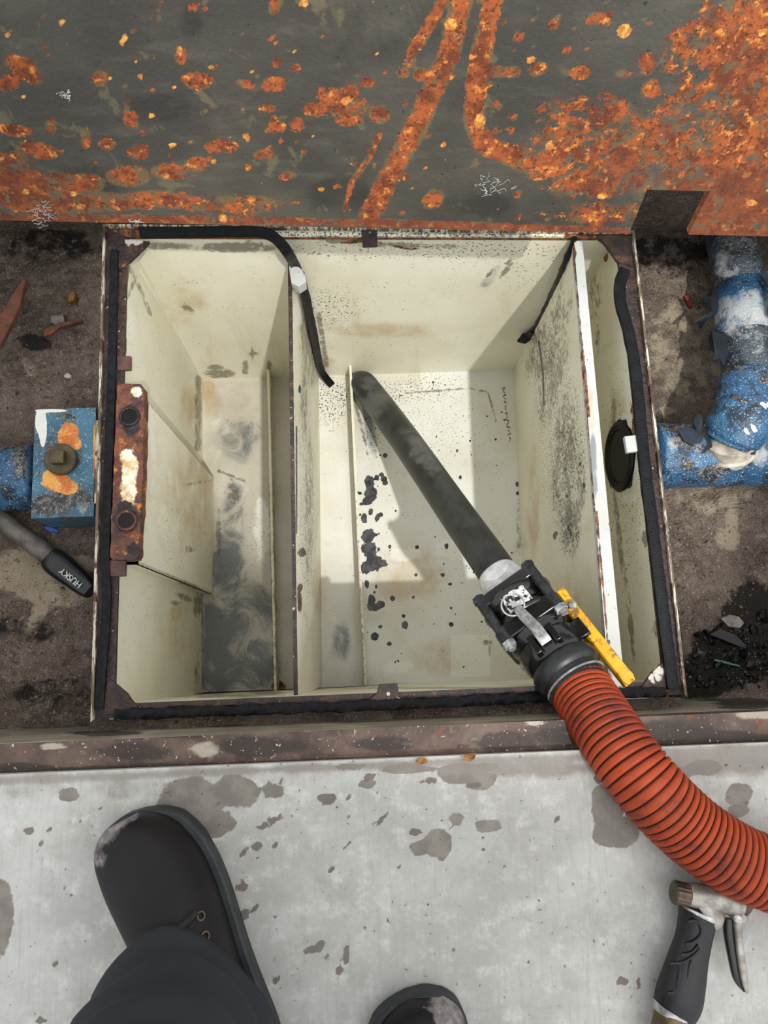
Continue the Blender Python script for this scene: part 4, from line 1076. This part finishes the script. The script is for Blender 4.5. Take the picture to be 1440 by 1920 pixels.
# ================================================================== LEFT SIDE OF THE PIT
bt = -0.025
bc = [U(66, 768, bt), U(180, 764, bt), U(176, 968, bt), U(58, 972, bt)]
fit = thing('inlet_fitting', 'blue-painted square inlet fitting with an orange rust burst, bolted outside the left rim', 'pipe fitting', (bc[3] + bc[1]) / 2 * (1, 1, 0) + (0, 0, -0.11))
g = Geo()
slab(g, bc[3], bc[2], bc[1], bc[0], 70, 110, (0, 0, -0.085))
o = obj('fitting_body', g, MAT['bluebox'], fit)
stains(o, rust=[(112, 905, 34, 18, 10), (125, 915, 20, 12), (128, 815, 20, 22, 30), (140, 830, 14, 14), (95, 895, 16, 16), (178, 850, 4, 60, 0, 0.9)], dirt=[(90, 945, 40, 22), (130, 930, 40, 30, 0, 0.75), (130, 790, 14, 30, 0, 0.7), (120, 855, 50, 50, 0, 0.45), (160, 940, 20, 18, 0, 0.7)],
       white=[(77, 790, 10, 26), (80, 810, 7, 26), (97, 770, 30, 3)], pale=[(155, 950, 14, 14, 0, 0.7)])
pcz = U(117, 863, bt)
g = Geo(); cyl(g, pcz - (0, 0, 0.004), pcz + (0, 0, 0.009), 0.0225, 32, bevel=0.0015); pg_ = obj('plug', g, MAT['plug'], fit, smooth=True, label='bronze square-headed plug')
g = Geo(); box(g, pcz + (0, 0, 0.013), (0.0095, 0, 0), (0, 0.0095, 0), (0, 0, 0.008)); obj('plug_head', g, MAT['plug'], pg_, bevel=0.0012)
g = Geo()
pz = -0.062
Pq, _ = resample([np.array([XL + 0.004, U(-160, 905, pz)[1], pz]), U(-40, 900, pz), U(30, 897, pz), U(70, 893, pz)], 60)
tube(g, Pq, 0.0480, 28, rough=0.05)
o = obj('inlet_pipe', g, MAT['blue'], fit, smooth=True, sharp=180, label='pipe wrapped in blue tape')
stains(o, dirt=[(40, 860, 20, 40, 0, 0.9), (10, 835, 30, 10, 0, 0.8), (45, 920, 14, 30, 0, 0.6)], pale=[(52, 850, 6, 14, 0, 0.6)], rust=[], white=[])
g = Geo(); box(g, (bc[2] + bc[1]) / 2 + (0.004, 0, -0.035), (0.006, 0, 0), (0, 0.062, 0), (0, 0, 0.035)); obj('fitting_neck', g, MAT['rimedge'], fit, bevel=0.002)

# pry bar with lettered grip
pA, pB, pC, pD = U(-150, 846, -0.085), U(0, 972, -0.085), U(110, 1056, -0.080), U(186, 1116, -0.074)
dr = (pD - pB) / np.linalg.norm(pD - pB)
bar_t = thing('pry_bar', 'grey steel pry bar with a black lettered grip, leaning against the left rim', 'pry bar', (pB + pD) / 2 * (1, 1, 0) + (0, 0, -0.1))
g = Geo(); q, _ = resample([pA, pB, pC], 20); tube(g, q, 0.0145, 14, power=3); obj('bar_shaft', g, MAT['barsteel'], bar_t, smooth=True)
g = Geo(); gq, _ = resample([U(96, 1046, -0.078), U(125, 1070, -0.077), U(150, 1090, -0.075), U(172, 1108, -0.073)], 14)
tube(g, gq, [0.0165, 0.0185, 0.019, 0.019, 0.0188, 0.0185, 0.018, 0.0175, 0.017, 0.0165, 0.016, 0.0155, 0.0145, 0.0125], 20, power=3.2)
grp = obj('bar_grip', g, MAT['black'], bar_t, smooth=True, label='black grip with white lettering')
def lettering(txt, size, origin, xdir, ndir, mat, parent, name='lettering'):
    cu = bpy.data.curves.new('lettering', 'FONT'); cu.body = txt; cu.size = size; cu.align_x = 'CENTER'; cu.align_y = 'CENTER'; cu.extrude = 0.0012
    tmp = bpy.data.objects.new('lettering_source', cu); COL.objects.link(tmp)
    bpy.context.view_layer.update()
    me = bpy.data.meshes.new_from_object(tmp.evaluated_get(bpy.context.evaluated_depsgraph_get()))
    bpy.data.objects.remove(tmp)
    x = Vector(xdir).normalized(); n = Vector(ndir); n = (n - x * n.dot(x)).normalized(); y = n.cross(x)
    Mx = Matrix((x, y, n)).transposed().to_4x4(); Mx.translation = Vector(origin)
    me.transform(Mx); me.materials.clear(); me.materials.append(mat)
    o = bpy.data.objects.new(name, me); COL.objects.link(o); o.parent = parent
    base = Vector((0, 0, 0)); q = parent
    while q is not None: base += q.location; q = q.parent
    o.location = -base
    return o
gd = gq[-1] - gq[0]
tc = U(131, 1082, -0.040)
mid = gq[7]; cd = CAM - mid; cd /= np.linalg.norm(cd)
sdir = np.cross(cd, gd / np.linalg.norm(gd)); sdir /= np.linalg.norm(sdir)
lo = mid + cd * 0.0212 - sdir * 0.003
if (ROT.T @ sdir)[1] > 0: lo = mid + cd * 0.0212 - sdir * 0.004
lettering('HUSKY', 0.0125, lo, -gd, cd, MAT['letter'], grp)

# rust bar leaning at the far left
q = [(-20, 660), (0, 628), (20, 585), (40, 535), (46, 520)]
g = Geo()
up_ = [U(x, y, -0.045 + 0.0006 * i) for i, (x, y) in enumerate([(-30, 640), (-4, 590), (18, 556), (44, 518), (47, 524), (36, 572), (20, 606), (2, 640), (-30, 690)])]
prism(g, up_, [p - (0, 0, 0.012) for p in up_])
tag(obj('rusty_bar', g, MAT['rustbar'], bevel=0.003), 'pointed rust-brown steel bar at the far left edge of the pit', 'bar')

def pit_z(x, y, o):
    best = min(o.data.vertices, key=lambda v: (v.co.x - x) ** 2 + (v.co.y - y) ** 2)
    return best.co.z
def debris(name, label, cat, pts, host, mat, th=0.004, lift=0.001, group=None):
    p = U(*pts[0], -0.11); z = pit_z(p[0], p[1], host)
    p = U(*pts[0], z); z = max(pit_z(*U(x, y, z)[:2], host) for x, y in pts)
    g = Geo(); pxprism(g, pts, z + th + lift, z - 0.004)
    return tag(obj(name, g, mat, bevel=0.0006), label, cat, group)
debris('plastic_chip', 'bright blue plastic chip on the dirt just under the blue fitting', 'debris', [(84, 986), (98, 989), (110, 994), (108, 999), (95, 997), (84, 992)], d1, MAT['bluep'], 0.003)
debris('wood_chip', 'small olive-grey wood chip in the dirt beside the left rim', 'debris', [(94, 592), (118, 588), (122, 604), (104, 610), (96, 604)], d1, MAT['stone'], 0.004)
debris('twig', 'thin brown twig lying in the dirt beside the left rim', 'twig', [(80, 618), (110, 606), (152, 598), (153, 602), (112, 613), (96, 626), (82, 630)], d1, MAT['rustbar'], 0.005)
debris('dry_leaf', 'curled tan leaf in the dirt at the upper left, near the rusty bar', 'leaf', [(128, 556), (136, 546), (142, 552), (138, 563), (128, 567)], d1, MAT['leaf'], 0.004)
debris('paper_scrap', 'cream paper scrap in the dirt above the blue fitting', 'debris', [(119, 704), (126, 698), (134, 704), (132, 709), (121, 708)], d1, MAT['collar'], 0.003)
debris('plastic_strip', 'short red plastic strip on the gravel left of the tarred pipe', 'debris', [(1283, 555), (1290, 553), (1301, 574), (1294, 577)], d2, MAT['redp'], 0.004)
debris('plastic_straw', 'short green plastic tube in the black sludge at the right', 'debris', [(1338, 1236), (1342, 1235), (1388, 1247), (1388, 1251), (1340, 1240)], d2, MAT['greenp'], 0.005)
debris('stone', 'flat grey stone in the black sludge at the right', 'stone', [(1352, 1160), (1368, 1152), (1386, 1156), (1396, 1168), (1388, 1178), (1366, 1175)], d2, MAT['stone'], 0.008)
debris('stone', 'dark slab of debris above the green tube in the sludge', 'stone', [(1330, 1190), (1350, 1178), (1380, 1190), (1402, 1212), (1390, 1214), (1356, 1200)], d2, MAT['ring'], 0.008)
# gravel and grit
def gravel(name, label, region, n, host, seed, smin, smax):
    random.seed(seed); g = Geo()
    bmx = bmesh.new(); bmesh.ops.create_icosphere(bmx, subdivisions=1, radius=1)
    V0 = np.array([v.co[:] for v in bmx.verts]); F0 = [[v.index for v in f.verts] for f in bmx.faces]; bmx.free()
    co = np.array([v.co[:] for v in host.data.vertices])
    sel = region(PX(co)); idx = np.nonzero(sel)[0]
    for i in random.sample(list(idx), min(n, len(idx))):
        s = random.uniform(smin, smax) * (1 if random.random() < 0.9 else 1.8)
        A = np.array([s * random.uniform(0.7, 1.4), s * random.uniform(0.7, 1.3), s * random.uniform(0.5, 0.8)])
        J = np.array([1 + 0.25 * random.uniform(-1, 1) for _ in V0])[:, None]
        th_ = random.uniform(0, 6.28); Rz = np.array([[math.cos(th_), -math.sin(th_), 0], [math.sin(th_), math.cos(th_), 0], [0, 0, 1]])
        g.add((V0 * J * A) @ Rz.T + co[i] + (0, 0, s * 0.15), F0)
    o = tag(obj(name, g, MAT['stone']), label, 'gravel'); o['kind'] = 'stuff'
    return o
gravel('gravel', 'fine wet grit scattered over the right side of the pit', lambda p: (p[:, 0] > 1190) & (p[:, 1] > 500) & (p[:, 1] < 1290), 900, d2, 5, 0.0007, 0.0020)
gravel('grit', 'coarse grit and crumbs scattered over the left side of the pit', lambda p: (p[:, 0] < 200) & (p[:, 1] > 450) & (p[:, 1] < 1340), 500, d1, 6, 0.0007, 0.0026)
gravel('sludge_lumps', 'black sludge lumps heaped in the lower right of the pit', lambda p: (p[:, 0] > 1290) & (p[:, 1] > 1140 + (1440 - p[:, 0]) * 0.35) & (p[:, 1] < 1290), 420, d2, 8, 0.002, 0.005).data.materials[0] = MAT['ring']

# ================================================================== RIGHT SIDE PIPES
drain = thing('drain_pipe', 'blue-taped outlet pipe tee with a tarred riser pipe on the right of the tank', 'pipe', (0.95, 0.35, -0.135))
cz_ = -0.075; pr_ = 0.050
Pa, Pb = U(1222, 856, cz_), U(1600, 846, cz_)
Pb = np.array([XR - 0.004, Pb[1], cz_])
q, _ = resample([Pa, U(1300, 854, cz_), U(1440, 850, cz_), Pb], 90)
g = Geo(); tube(g, q, 0.050, 30, rough=0.05); o = obj('outlet_pipe', g, MAT['blue'], drain, smooth=True, sharp=180)
stains(o, dirt=[(1290, 873, 16, 12), (1330, 890, 34, 14), (1350, 880, 30, 12), (1300, 800, 60, 14, 0, 0.9), (1300, 830, 40, 20, 20, 0.7), (1320, 845, 20, 14, 0, 0.8)], pale=[(1425, 850, 20, 30, 0, 0.5), (1265, 830, 24, 20, 0, 0.4)], rust=[], white=[])
# stub, white collar, elbow, riser running away to the back wall
ec = U(1352, 838, -0.03)
c0_, c1_ = U(1362, 848, -0.060), U(1370, 815, -0.022)
g = Geo(); tube(g, [c0_, c0_ * 0.5 + c1_ * 0.5, c1_], 0.0400, 30); obj('stub_pipe', g, MAT['collar'], drain, smooth=True, label='dirty white pipe stub')
g = Geo(); torus(g, c0_ * 0.55 + c1_ * 0.45, c1_ - c0_, 0.0400, 0.0035, 40, 8); obj('collar_ring', g, MAT['collar'], drain, smooth=True)
rz = 0.0
q, _ = resample([c0_ * 0.4 + c1_ * 0.6, U(1386, 796, -0.022), U(1399, 760, -0.026), U(1404, 715, -0.034)], 40)
g = Geo(); tube(g, q, [0.0405] * 4 + [0.044] * 32 + [0.0425] * 4, 30, up=(1, 0, 0), rough=0.07); o = obj('elbow', g, MAT['blue'], drain, smooth=True, sharp=180, label='blue-taped elbow')
stains(o, white=[(1412, 806, 18, 6, -15), (1440, 760, 10, 5)], dirt=[(1360, 690, 20, 10), (1390, 750, 40, 5, 20, 0.7), (1430, 700, 20, 20, 0, 0.6), (1380, 690, 26, 10, 0, 0.6)], pale=[], rust=[])
q, _ = resample([U(1404, 735, -0.030), U(1404, 680, -0.04), U(1396, 600, -0.05), U(1384, 520, -0.06), U(1370, 445, -0.075), U(1362, 405, -0.08)], 80)
g = Geo(); tube(g, q, 0.0405 * np.linspace(1.0, 0.93, 80), 30, up=(1, 0, 0), rough=0.06); o = obj('riser_pipe', g, MAT['tar'], drain, smooth=True, sharp=180, label='tarred grey riser pipe')
stains(o, pale=[(1390, 590, 40, 40, 0, 0.75), (1360, 500, 26, 30, 0, 0.55), (1410, 640, 30, 30, 0, 0.6), (1390, 560, 30, 20, 0, 0.7)], dirt=[(1400, 450, 60, 40, 0, 0.5), (1390, 650, 40, 8, 0, 0.6)], rust=[], white=[])
g = Geo(); tube(g, [U(1401, 634, -0.047), U(1396, 600, -0.05), U(1388, 545, -0.058)], 0.0428, 30, up=(1, 0, 0), rough=0.08); o = obj('tape_sleeve', g, MAT['blue'], drain, smooth=True, sharp=180)
stains(o, pale=[(1390, 590, 50, 40, 0, 0.85), (1420, 600, 30, 40, 0, 0.8), (1385, 630, 30, 10)], dirt=[(1410, 552, 12, 20, 0, 0.7)], rust=[], white=[])
# torn tape flaps
def flap(pts, z, drop, seed):
    g = Geo(); random.seed(seed)
    T = []
    for i, (x, y) in enumerate(pts):
        T.append(U(x, y, z - drop * (max(p[0] for p in pts) - x) / 60 + random.uniform(-0.003, 0.003)))
    prism(g, T, [t - (0, 0, 0.0018) for t in T]); obj('torn_tape', g, MAT['torn'], drain)
flap([(1352, 560), (1330, 556), (1318, 552), (1320, 566), (1330, 570), (1334, 582), (1322, 592), (1300, 604), (1312, 606), (1314, 616), (1326, 600), (1338, 590), (1352, 580)], -0.045, 0.03, 1)
flap([(1356, 622), (1335, 618), (1328, 634), (1332, 650), (1340, 662), (1336, 676), (1350, 672), (1358, 690), (1366, 676), (1382, 668), (1378, 640), (1364, 626)], -0.023, 0.03, 2)
flap([(1372, 700), (1360, 704), (1350, 712), (1352, 726), (1344, 730), (1336, 746), (1350, 754), (1342, 766), (1346, 790), (1352, 810), (1366, 806), (1372, 770), (1380, 730)], -0.021, 0.03, 3)
flap([(1310, 776), (1300, 790), (1306, 808), (1298, 824), (1310, 836), (1300, 846), (1318, 850), (1336, 838), (1330, 810), (1318, 800), (1316, 780)], -0.024, 0.01, 4)
flap([(1286, 800), (1272, 808), (1282, 826), (1296, 834), (1316, 828), (1322, 812)], -0.024, 0.0, 5)
flap([(1442, 540), (1430, 520), (1424, 514), (1436, 508), (1450, 520), (1455, 600), (1440, 590)], 0.0, 0.0, 6)
# second bit of wrapped pipe at the frame's right edge, in the shade
g = Geo(); q, _ = resample([U(1510, 440, -0.095), U(1500, 560, -0.095), U(1496, 700, -0.095)], 20); tube(g, q, 0.024, 18, up=(1, 0, 0), rough=0.1)
o = tag(obj('side_pipe', g, MAT['tar'], smooth=True), 'thin dark wrapped pipe beside the tarred riser at the right frame edge', 'pipe'); stains(o, pale=[], dirt=[(1440, 560, 60, 120, 0, 0.6)], rust=[], white=[])

# leaves on the front ledge
def leaf(label, pts, z, seed):
    g = Geo(); random.seed(seed)
    T = [U(x, y, z + 0.004 + random.uniform(-0.002, 0.003)) for x, y in pts]
    c = sum(T) / len(T) + (0, 0, 0.002)
    prism(g, T, [t - (0, 0, 0.0012) for t in T]); tag(obj('dry_leaf', g, MAT['leaf']), label, 'leaf', 'leaves on the floor edge')
leaf('orange-brown leaf lying flat on the floor\'s edge below the tank', [(780, 1427), (788, 1421), (798, 1422), (802, 1429), (792, 1433), (782, 1432)], FLOOR, 1)
leaf('upright brown leaf on the floor\'s edge just left of the orange hose', [(868, 1426), (872, 1414), (882, 1411), (893, 1412), (890, 1422), (880, 1428)], FLOOR + 0.002, 2)

# ================================================================== SPRAY GUN
gz = FLOOR + 0.026
gun = thing('spray_gun', 'hose spray gun with black rubber grip lying on the concrete under the orange hose', 'spray gun', U(1330, 1760, FLOOR))
def pxw(p, w): return w / F * depth(p)
def tubepx(pts, seg=24, flat=1.0, power=2.2, n=40, up=(0, 0, 1)):
    """pts: px, py, z, full width in px"""
    A = np.array([list(U(x, y, z)) + [pxw(U(x, y, z), w) / 2] for x, y, z, w in pts])
    Q, _ = resample(A, n); g = Geo(); tube(g, Q[:, :3], Q[:, 3], seg, flat=flat, power=power, up=up); return g
g = tubepx([(1310, 1710, gz, 72), (1306, 1730, gz, 66), (1299, 1765, gz, 64), (1290, 1800, gz, 70), (1282, 1835, gz, 78), (1273, 1870, gz, 84), (1265, 1893, gz, 78), (1262, 1900, gz, 70)], flat=0.78, power=2.6, n=60)
grip = obj('grip', g, MAT['grip'], gun, smooth=True, sharp=60, label='black rubber grip')
g = Geo()
def topz(w): return gz + 0.5 * w * 0.78 / F * 0.86
for pts in ([(1290, 1728), (1302, 1726), (1312, 1734), (1314, 1752), (1300, 1766), (1285, 1770)], [(1276, 1790), (1296, 1786), (1310, 1772)], [(1256, 1806), (1280, 1804), (1302, 1790), (1312, 1778)], [(1262, 1806), (1274, 1808), (1271, 1840), (1266, 1858), (1252, 1862)], [(1296, 1800), (1288, 1830), (1284, 1862)]):
    tube(g, resample([U(x, y, topz(60) + 0.0006) for x, y in pts], 24)[0], 0.0016, 8)
obj('grip_ribs', g, MAT['grip'], grip, smooth=True)
g = tubepx([(1286, 1676, gz + 0.004, 40), (1310, 1680, gz + 0.004, 44), (1345, 1686, gz + 0.004, 46), (1380, 1694, gz + 0.002, 40), (1398, 1698, gz, 30)], flat=0.95, n=30)
obj('gun_head', g, MAT['gunmetal'], gun, smooth=True)
g = tubepx([(1340, 1690, gz, 50), (1326, 1704, gz, 74), (1314, 1714, gz, 70)], flat=0.72, n=16, up=(0, 0, 1)); 
hd_ = obj('gun_neck', g, MAT['gunmetal'], gun, smooth=True)
g = tubepx([(1310, 1707, gz, 70), (1309, 1711, gz, 72), (1308, 1714, gz, 69)], flat=0.8, n=8, power=2.6); obj('trim_band', g, MAT['steel'], gun, smooth=True, label='bright metal band')
g = tubepx([(1262, 1894, gz, 76), (1260, 1899, gz, 72), (1259, 1903, gz, 66)], flat=0.8, n=8, power=2.6); obj('trim_band', g, MAT['steel'], gun, smooth=True)
g = tubepx([(1258, 1900, gz, 58), (1252, 1925, gz, 56), (1244, 1955, gz, 54), (1235, 1985, gz, 52)], n=20); obj('brass_connector', g, MAT['brass'], gun, smooth=True, label='tarnished brass connector')
g = Geo()                                  # knurled knob
ka, kb = U(1262, 1672, gz + 0.006), U(1291, 1679, gz + 0.006)
Vn = 36
dk = (kb - ka) / np.linalg.norm(kb - ka)
u1 = np.cross(dk, (0, 0, 1)); u1 /= np.linalg.norm(u1); u2 = np.cross(u1, dk)
for s_i in range(1):
    V = []
    for s, rb in ((0.0, 0.0108), (0.0015, 0.0125), (1e9, 0.0125), (2e9, 0.0108)):
        p = ka if s == 0 else (ka + dk * s if s < 1 else (kb - dk * 0.0015 if s < 1.5e9 else kb))
        for i in range(Vn):
            r = rb * (1.0 if i % 2 else 0.95); an = 2 * math.pi * i / Vn
            V.append(p + r * (math.cos(an) * u1 + math.sin(an) * u2))
    Fc = [(j * Vn + i, j * Vn + (i + 1) % Vn, (j + 1) * Vn + (i + 1) % Vn, (j + 1) * Vn + i) for j in range(3) for i in range(Vn)]
    Fc += [tuple(range(Vn)), tuple(range(3 * Vn, 4 * Vn))]
    g.add(V, Fc)
obj('control_knob', g, MAT['knob'], gun, label='brown knurled knob')
g = tubepx([(1384, 1718, gz, 22), (1383, 1740, gz, 16), (1386, 1770, gz, 14), (1391, 1810, gz, 14), (1396, 1840, gz, 12), (1401, 1862, gz, 5)], flat=0.8, power=3, n=30)
trg = obj('trigger_lever', g, MAT['gunmetal'], gun, smooth=True, label='grey metal trigger lever')
g = tubepx([(1366, 1722, gz - 0.004, 18), (1366, 1750, gz - 0.004, 18), (1374, 1800, gz - 0.004, 16), (1382, 1835, gz - 0.004, 14), (1396, 1858, gz - 0.004, 6)], flat=0.8, power=3, n=30)
obj('trigger_pad', g, MAT['black'], trg, smooth=True, label='black plastic trigger backing')
g = Geo(); p = U(1384, 1722, gz + 0.010); bmx = bmesh.new(); bmesh.ops.create_uvsphere(bmx, u_segments=16, v_segments=10, radius=0.0055)
g.add([np.array(v.co[:]) * (1, 1, 0.5) + p for v in bmx.verts], [[v.index for v in f.verts] for f in bmx.faces]); bmx.free()
cyl(g, p - (0, 0, 0.02), p, 0.004, 12)
obj('pivot_screw', g, MAT['steel'], trg, smooth=True)
g = Geo()
tube(g, [U(1384, 1704, gz), U(1386, 1714, gz), U(1384, 1724, gz)], 0.009, 12); obj('trigger_hinge', g, MAT['gunmetal'], gun, smooth=True)
g = tubepx([(1392, 1694, gz, 40), (1400, 1700, gz, 40)], n=4); obj('nozzle_ring', g, MAT['knob'], gun, smooth=True)
g = Geo()
tube(g, resample([U(1312, 1782, gz), U(1327, 1793, gz), U(1313, 1818, gz)], 3)[0], 0.0008, 6)
tube(g, [U(1313, 1783, gz), U(1327, 1793, gz), U(1326, 1795, gz)], 0.0009, 6); tube(g, [U(1327, 1793, gz), U(1312, 1817, gz)], 0.0012, 6)
obj('locking_clip', g, MAT['steel'], gun, label='bent wire locking clip')

# ================================================================== THE PERSON (boots and trouser legs)
person = thing('person', 'person in dark work boots and charcoal trousers standing at the pit edge', 'person', U(330, 1800, FLOOR))
ST = [  # y (heel 0 -> toe), centre x, half width, top height
    (-0.004, 0.000, 0.018, 0.070), (0.004, 0.000, 0.031, 0.105), (0.020, 0.000, 0.039, 0.130), (0.050, 0.000, 0.042, 0.140), (0.090, 0.001, 0.042, 0.138), (0.120, 0.002, 0.043, 0.124),
    (0.150, 0.003, 0.046, 0.106), (0.180, 0.003, 0.050, 0.092), (0.210, 0.002, 0.0535, 0.083), (0.240, 0.000, 0.0545, 0.077), (0.265, -0.003, 0.051, 0.073), (0.285, -0.006, 0.044, 0.069), (0.298, -0.009, 0.033, 0.063), (0.306, -0.011, 0.016, 0.054)]
def boot(toe, heel, side, scuffs, parent):
    toe, heel = np.asarray(toe), np.asarray(heel)
    d = (toe - heel); d[2] = 0; d /= np.linalg.norm(d); r = np.array([d[1], -d[0], 0])
    org = toe - d * 0.305; org[2] = FLOOR
    def W(x, y, z): return org + r * (x * side) + d * y + np.array([0, 0, z])
    # upper
    g = Geo(); V = []; seg = 28; S = np.array(ST)
    ys = np.concatenate([np.linspace(-0.004, 0.27, 36), np.linspace(0.275, 0.305, 12)])
    I = [np.interp(ys, S[:, 0], S[:, k]) for k in (1, 2, 3)]
    ker = np.array([1, 2, 3, 2, 1]) / 9
    I = [np.concatenate([a[:2], np.convolve(a, ker, 'valid'), a[-2:]]) for a in I]
    base = 0.022
    for y, cx, hw, hh in zip(ys, *I):
        for k in range(seg):
            an = math.pi * k / (seg - 1)
            ca, sa = math.cos(an), math.sin(an)
            x = hw * math.copysign(abs(ca) ** 0.75, ca); z = base + (hh - base) * abs(sa) ** 0.72
            V.append(W(cx + x, y, z))
    n = len(ys)
    Fc = [(i * seg + k, i * seg + k + 1, (i + 1) * seg + k + 1, (i + 1) * seg + k) for i in range(n - 1) for k in range(seg - 1)]
    Fc += [tuple(range(seg)), tuple(range((n - 1) * seg, n * seg))] + [(i * seg, (i + 1) * seg, (i + 1) * seg + seg - 1, i * seg + seg - 1) for i in range(n - 1)]
    g.add(V, Fc)
    # shaft round the ankle
    q = [W(0, 0.046, z) for z in (0.09, 0.12, 0.16, 0.20)]
    tube(g, q, [0.044, 0.046, 0.048, 0.050], 24)
    b = obj('boot', g, MAT['leather'], parent, smooth=True, sharp=70, label='dark leather boot with a scuffed grey toe')
    stains(b, scuff=scuffs)
    # sole
    g = Geo(); out = []
    yy = np.concatenate([np.linspace(0, 0.25, 26), np.linspace(0.255, 0.305, 26)])
    cx = np.interp(yy, S[:, 0], S[:, 1]); hw = np.interp(yy, S[:, 0], S[:, 2]) + 0.002
    kk = np.ones(5) / 5; hw[2:-2] = np.convolve(hw, kk, 'valid'); cx[2:-2] = np.convolve(cx, kk, 'valid'); hw[0] = 0.026; rw_ = 0.0075 + 0 * yy
    L_ = [(c_ - h_, y_) for c_, h_, y_ in zip(cx, hw, yy)]; R_ = [(c_ + h_ + w_, y_) for c_, h_, y_, w_ in zip(cx, hw, yy, rw_ * np.clip((0.312 - yy) / 0.03, 0.1, 1))]
    out = [(-0.018, -0.009), (0.018, -0.009)] + R_ + [(-0.006, 0.3085), (-0.014, 0.3085)] + L_[::-1]
    prism(g, [W(x, y, 0.030) for x, y in out], [W(x * 0.97, y, 0.0) for x, y in out])
    so = obj('sole', g, MAT['sole'], b, bevel=0.004, label='grey-black rubber sole')
    # laces and eyelets
    for i, y in enumerate((0.150, 0.168, 0.186)):
        g = Geo(); P = []
        hh = float(np.interp(y, S[:, 0], S[:, 3])); hw_ = float(np.interp(y, S[:, 0], S[:, 2]))
        for t in np.linspace(50, 130, 9):
            an = math.radians(t); P.append(W(0.003 + hw_ * math.copysign(abs(math.cos(an)) ** 0.75, math.cos(an)), y + (0.006 if i % 2 else -0.006) * (t - 90) / 40, 0.022 + (hh - 0.022) * math.sin(an) ** 0.72 + 0.0035))
        tube(g, P, 0.0032, 8); obj('lace', g, MAT['lace'], b, smooth=True)
        for t in (48, 132):
            g = Geo(); an = math.radians(t)
            torus(g, W(0.003 + hw_ * math.copysign(abs(math.cos(an)) ** 0.75, math.cos(an)), y, 0.022 + (hh - 0.022) * math.sin(an) ** 0.72 + 0.001), r * side * math.cos(an) + np.array([0, 0, math.sin(an)]), 0.004, 0.0012, 16, 6)
            obj('eyelet', g, MAT['knob'], b, smooth=True)
    return W, b
def trouser(W, hip, parent, r0=0.080):
    """loose trouser leg from the instep up to the hip, with soft folds"""
    g = Geo(); V = []; seg = 56
    zs = np.concatenate([[0.062, 0.064], np.linspace(0.072, 0.45, 44), np.linspace(0.48, 0.93, 16), [0.94]])
    o0 = W(0, 0, 0); ex_ = W(1, 0, 0) - o0; ey_ = W(0, 1, 0) - o0
    hx, hy = (np.array(hip) - o0) @ ex_, (np.array(hip) - o0) @ ey_
    for j, z in enumerate(zs):
        t = (z - 0.06) / 0.88
        te = max(0.0, t - 0.12) / 0.88
        knee = 0.035 * math.sin(math.pi * t)
        cy = 0.084 + (hy - 0.084) * te + knee; cx = hx * te - 0.014 * (1 - te)
        rr = r0 * (1.0 + 0.12 * t)
        if j == 0: rr *= 0.94
        if j == len(zs) - 1: rr *= 0.6
        for k in range(seg):
            an = 2 * math.pi * k / seg
            front = 0.5 + 0.5 * math.sin(an)
            fd = max(0, 1 - t * 3.0)
            fold = 0.006 * math.sin(z * 95 + 2.2 * math.cos(an) + 1.3 * math.sin(2 * an)) * fd + 0.010 * mnoise.noise(Vector((math.cos(an) * 1.5, math.sin(an) * 1.5, z * 9)))
            e2 = 1.0 + 0.36 * front ** 2 * max(0, 1 - t * 4.5)        # the hem breaks over the instep
            x = cx + (rr + fold) * math.cos(an) * 0.96; y = cy + (rr + fold) * math.sin(an) * e2
            V.append(W(x, y, z + 0.030 * front ** 2 * max(0, 1 - max(0, j - 12) / 20)))
    n = len(zs)
    Fc = [(i * seg + k, i * seg + (k + 1) % seg, (i + 1) * seg + (k + 1) % seg, (i + 1) * seg + k) for i in range(n - 1) for k in range(seg)]
    Fc += [tuple(range((n - 1) * seg, n * seg))]
    g.add(V, Fc)
    return obj('trouser_leg', g, MAT['cloth'], parent, smooth=True, sharp=180)
zb = FLOOR + 0.03
W1, b1 = boot(U(246, 1530, zb), U(444, 1990, zb), 1, [(212, 1535, 44, 22, -35), (196, 1560, 30, 24, -50, 0.95), (180, 1590, 16, 30, 0, 0.7), (236, 1524, 22, 16), (185, 1600, 16, 30, 0, 0.6)], person)
trouser(W1, (0.20, -0.43, 0), person)
W2, b2 = boot(U(782, 1872, zb), U(802, 2388, zb), -1, [(825, 1880, 36, 26, 40), (838, 1902, 34, 24, 30), (802, 1860, 18, 14, 40, 0.9)], person)
trouser(W2, (0.38, -0.46, 0), person)
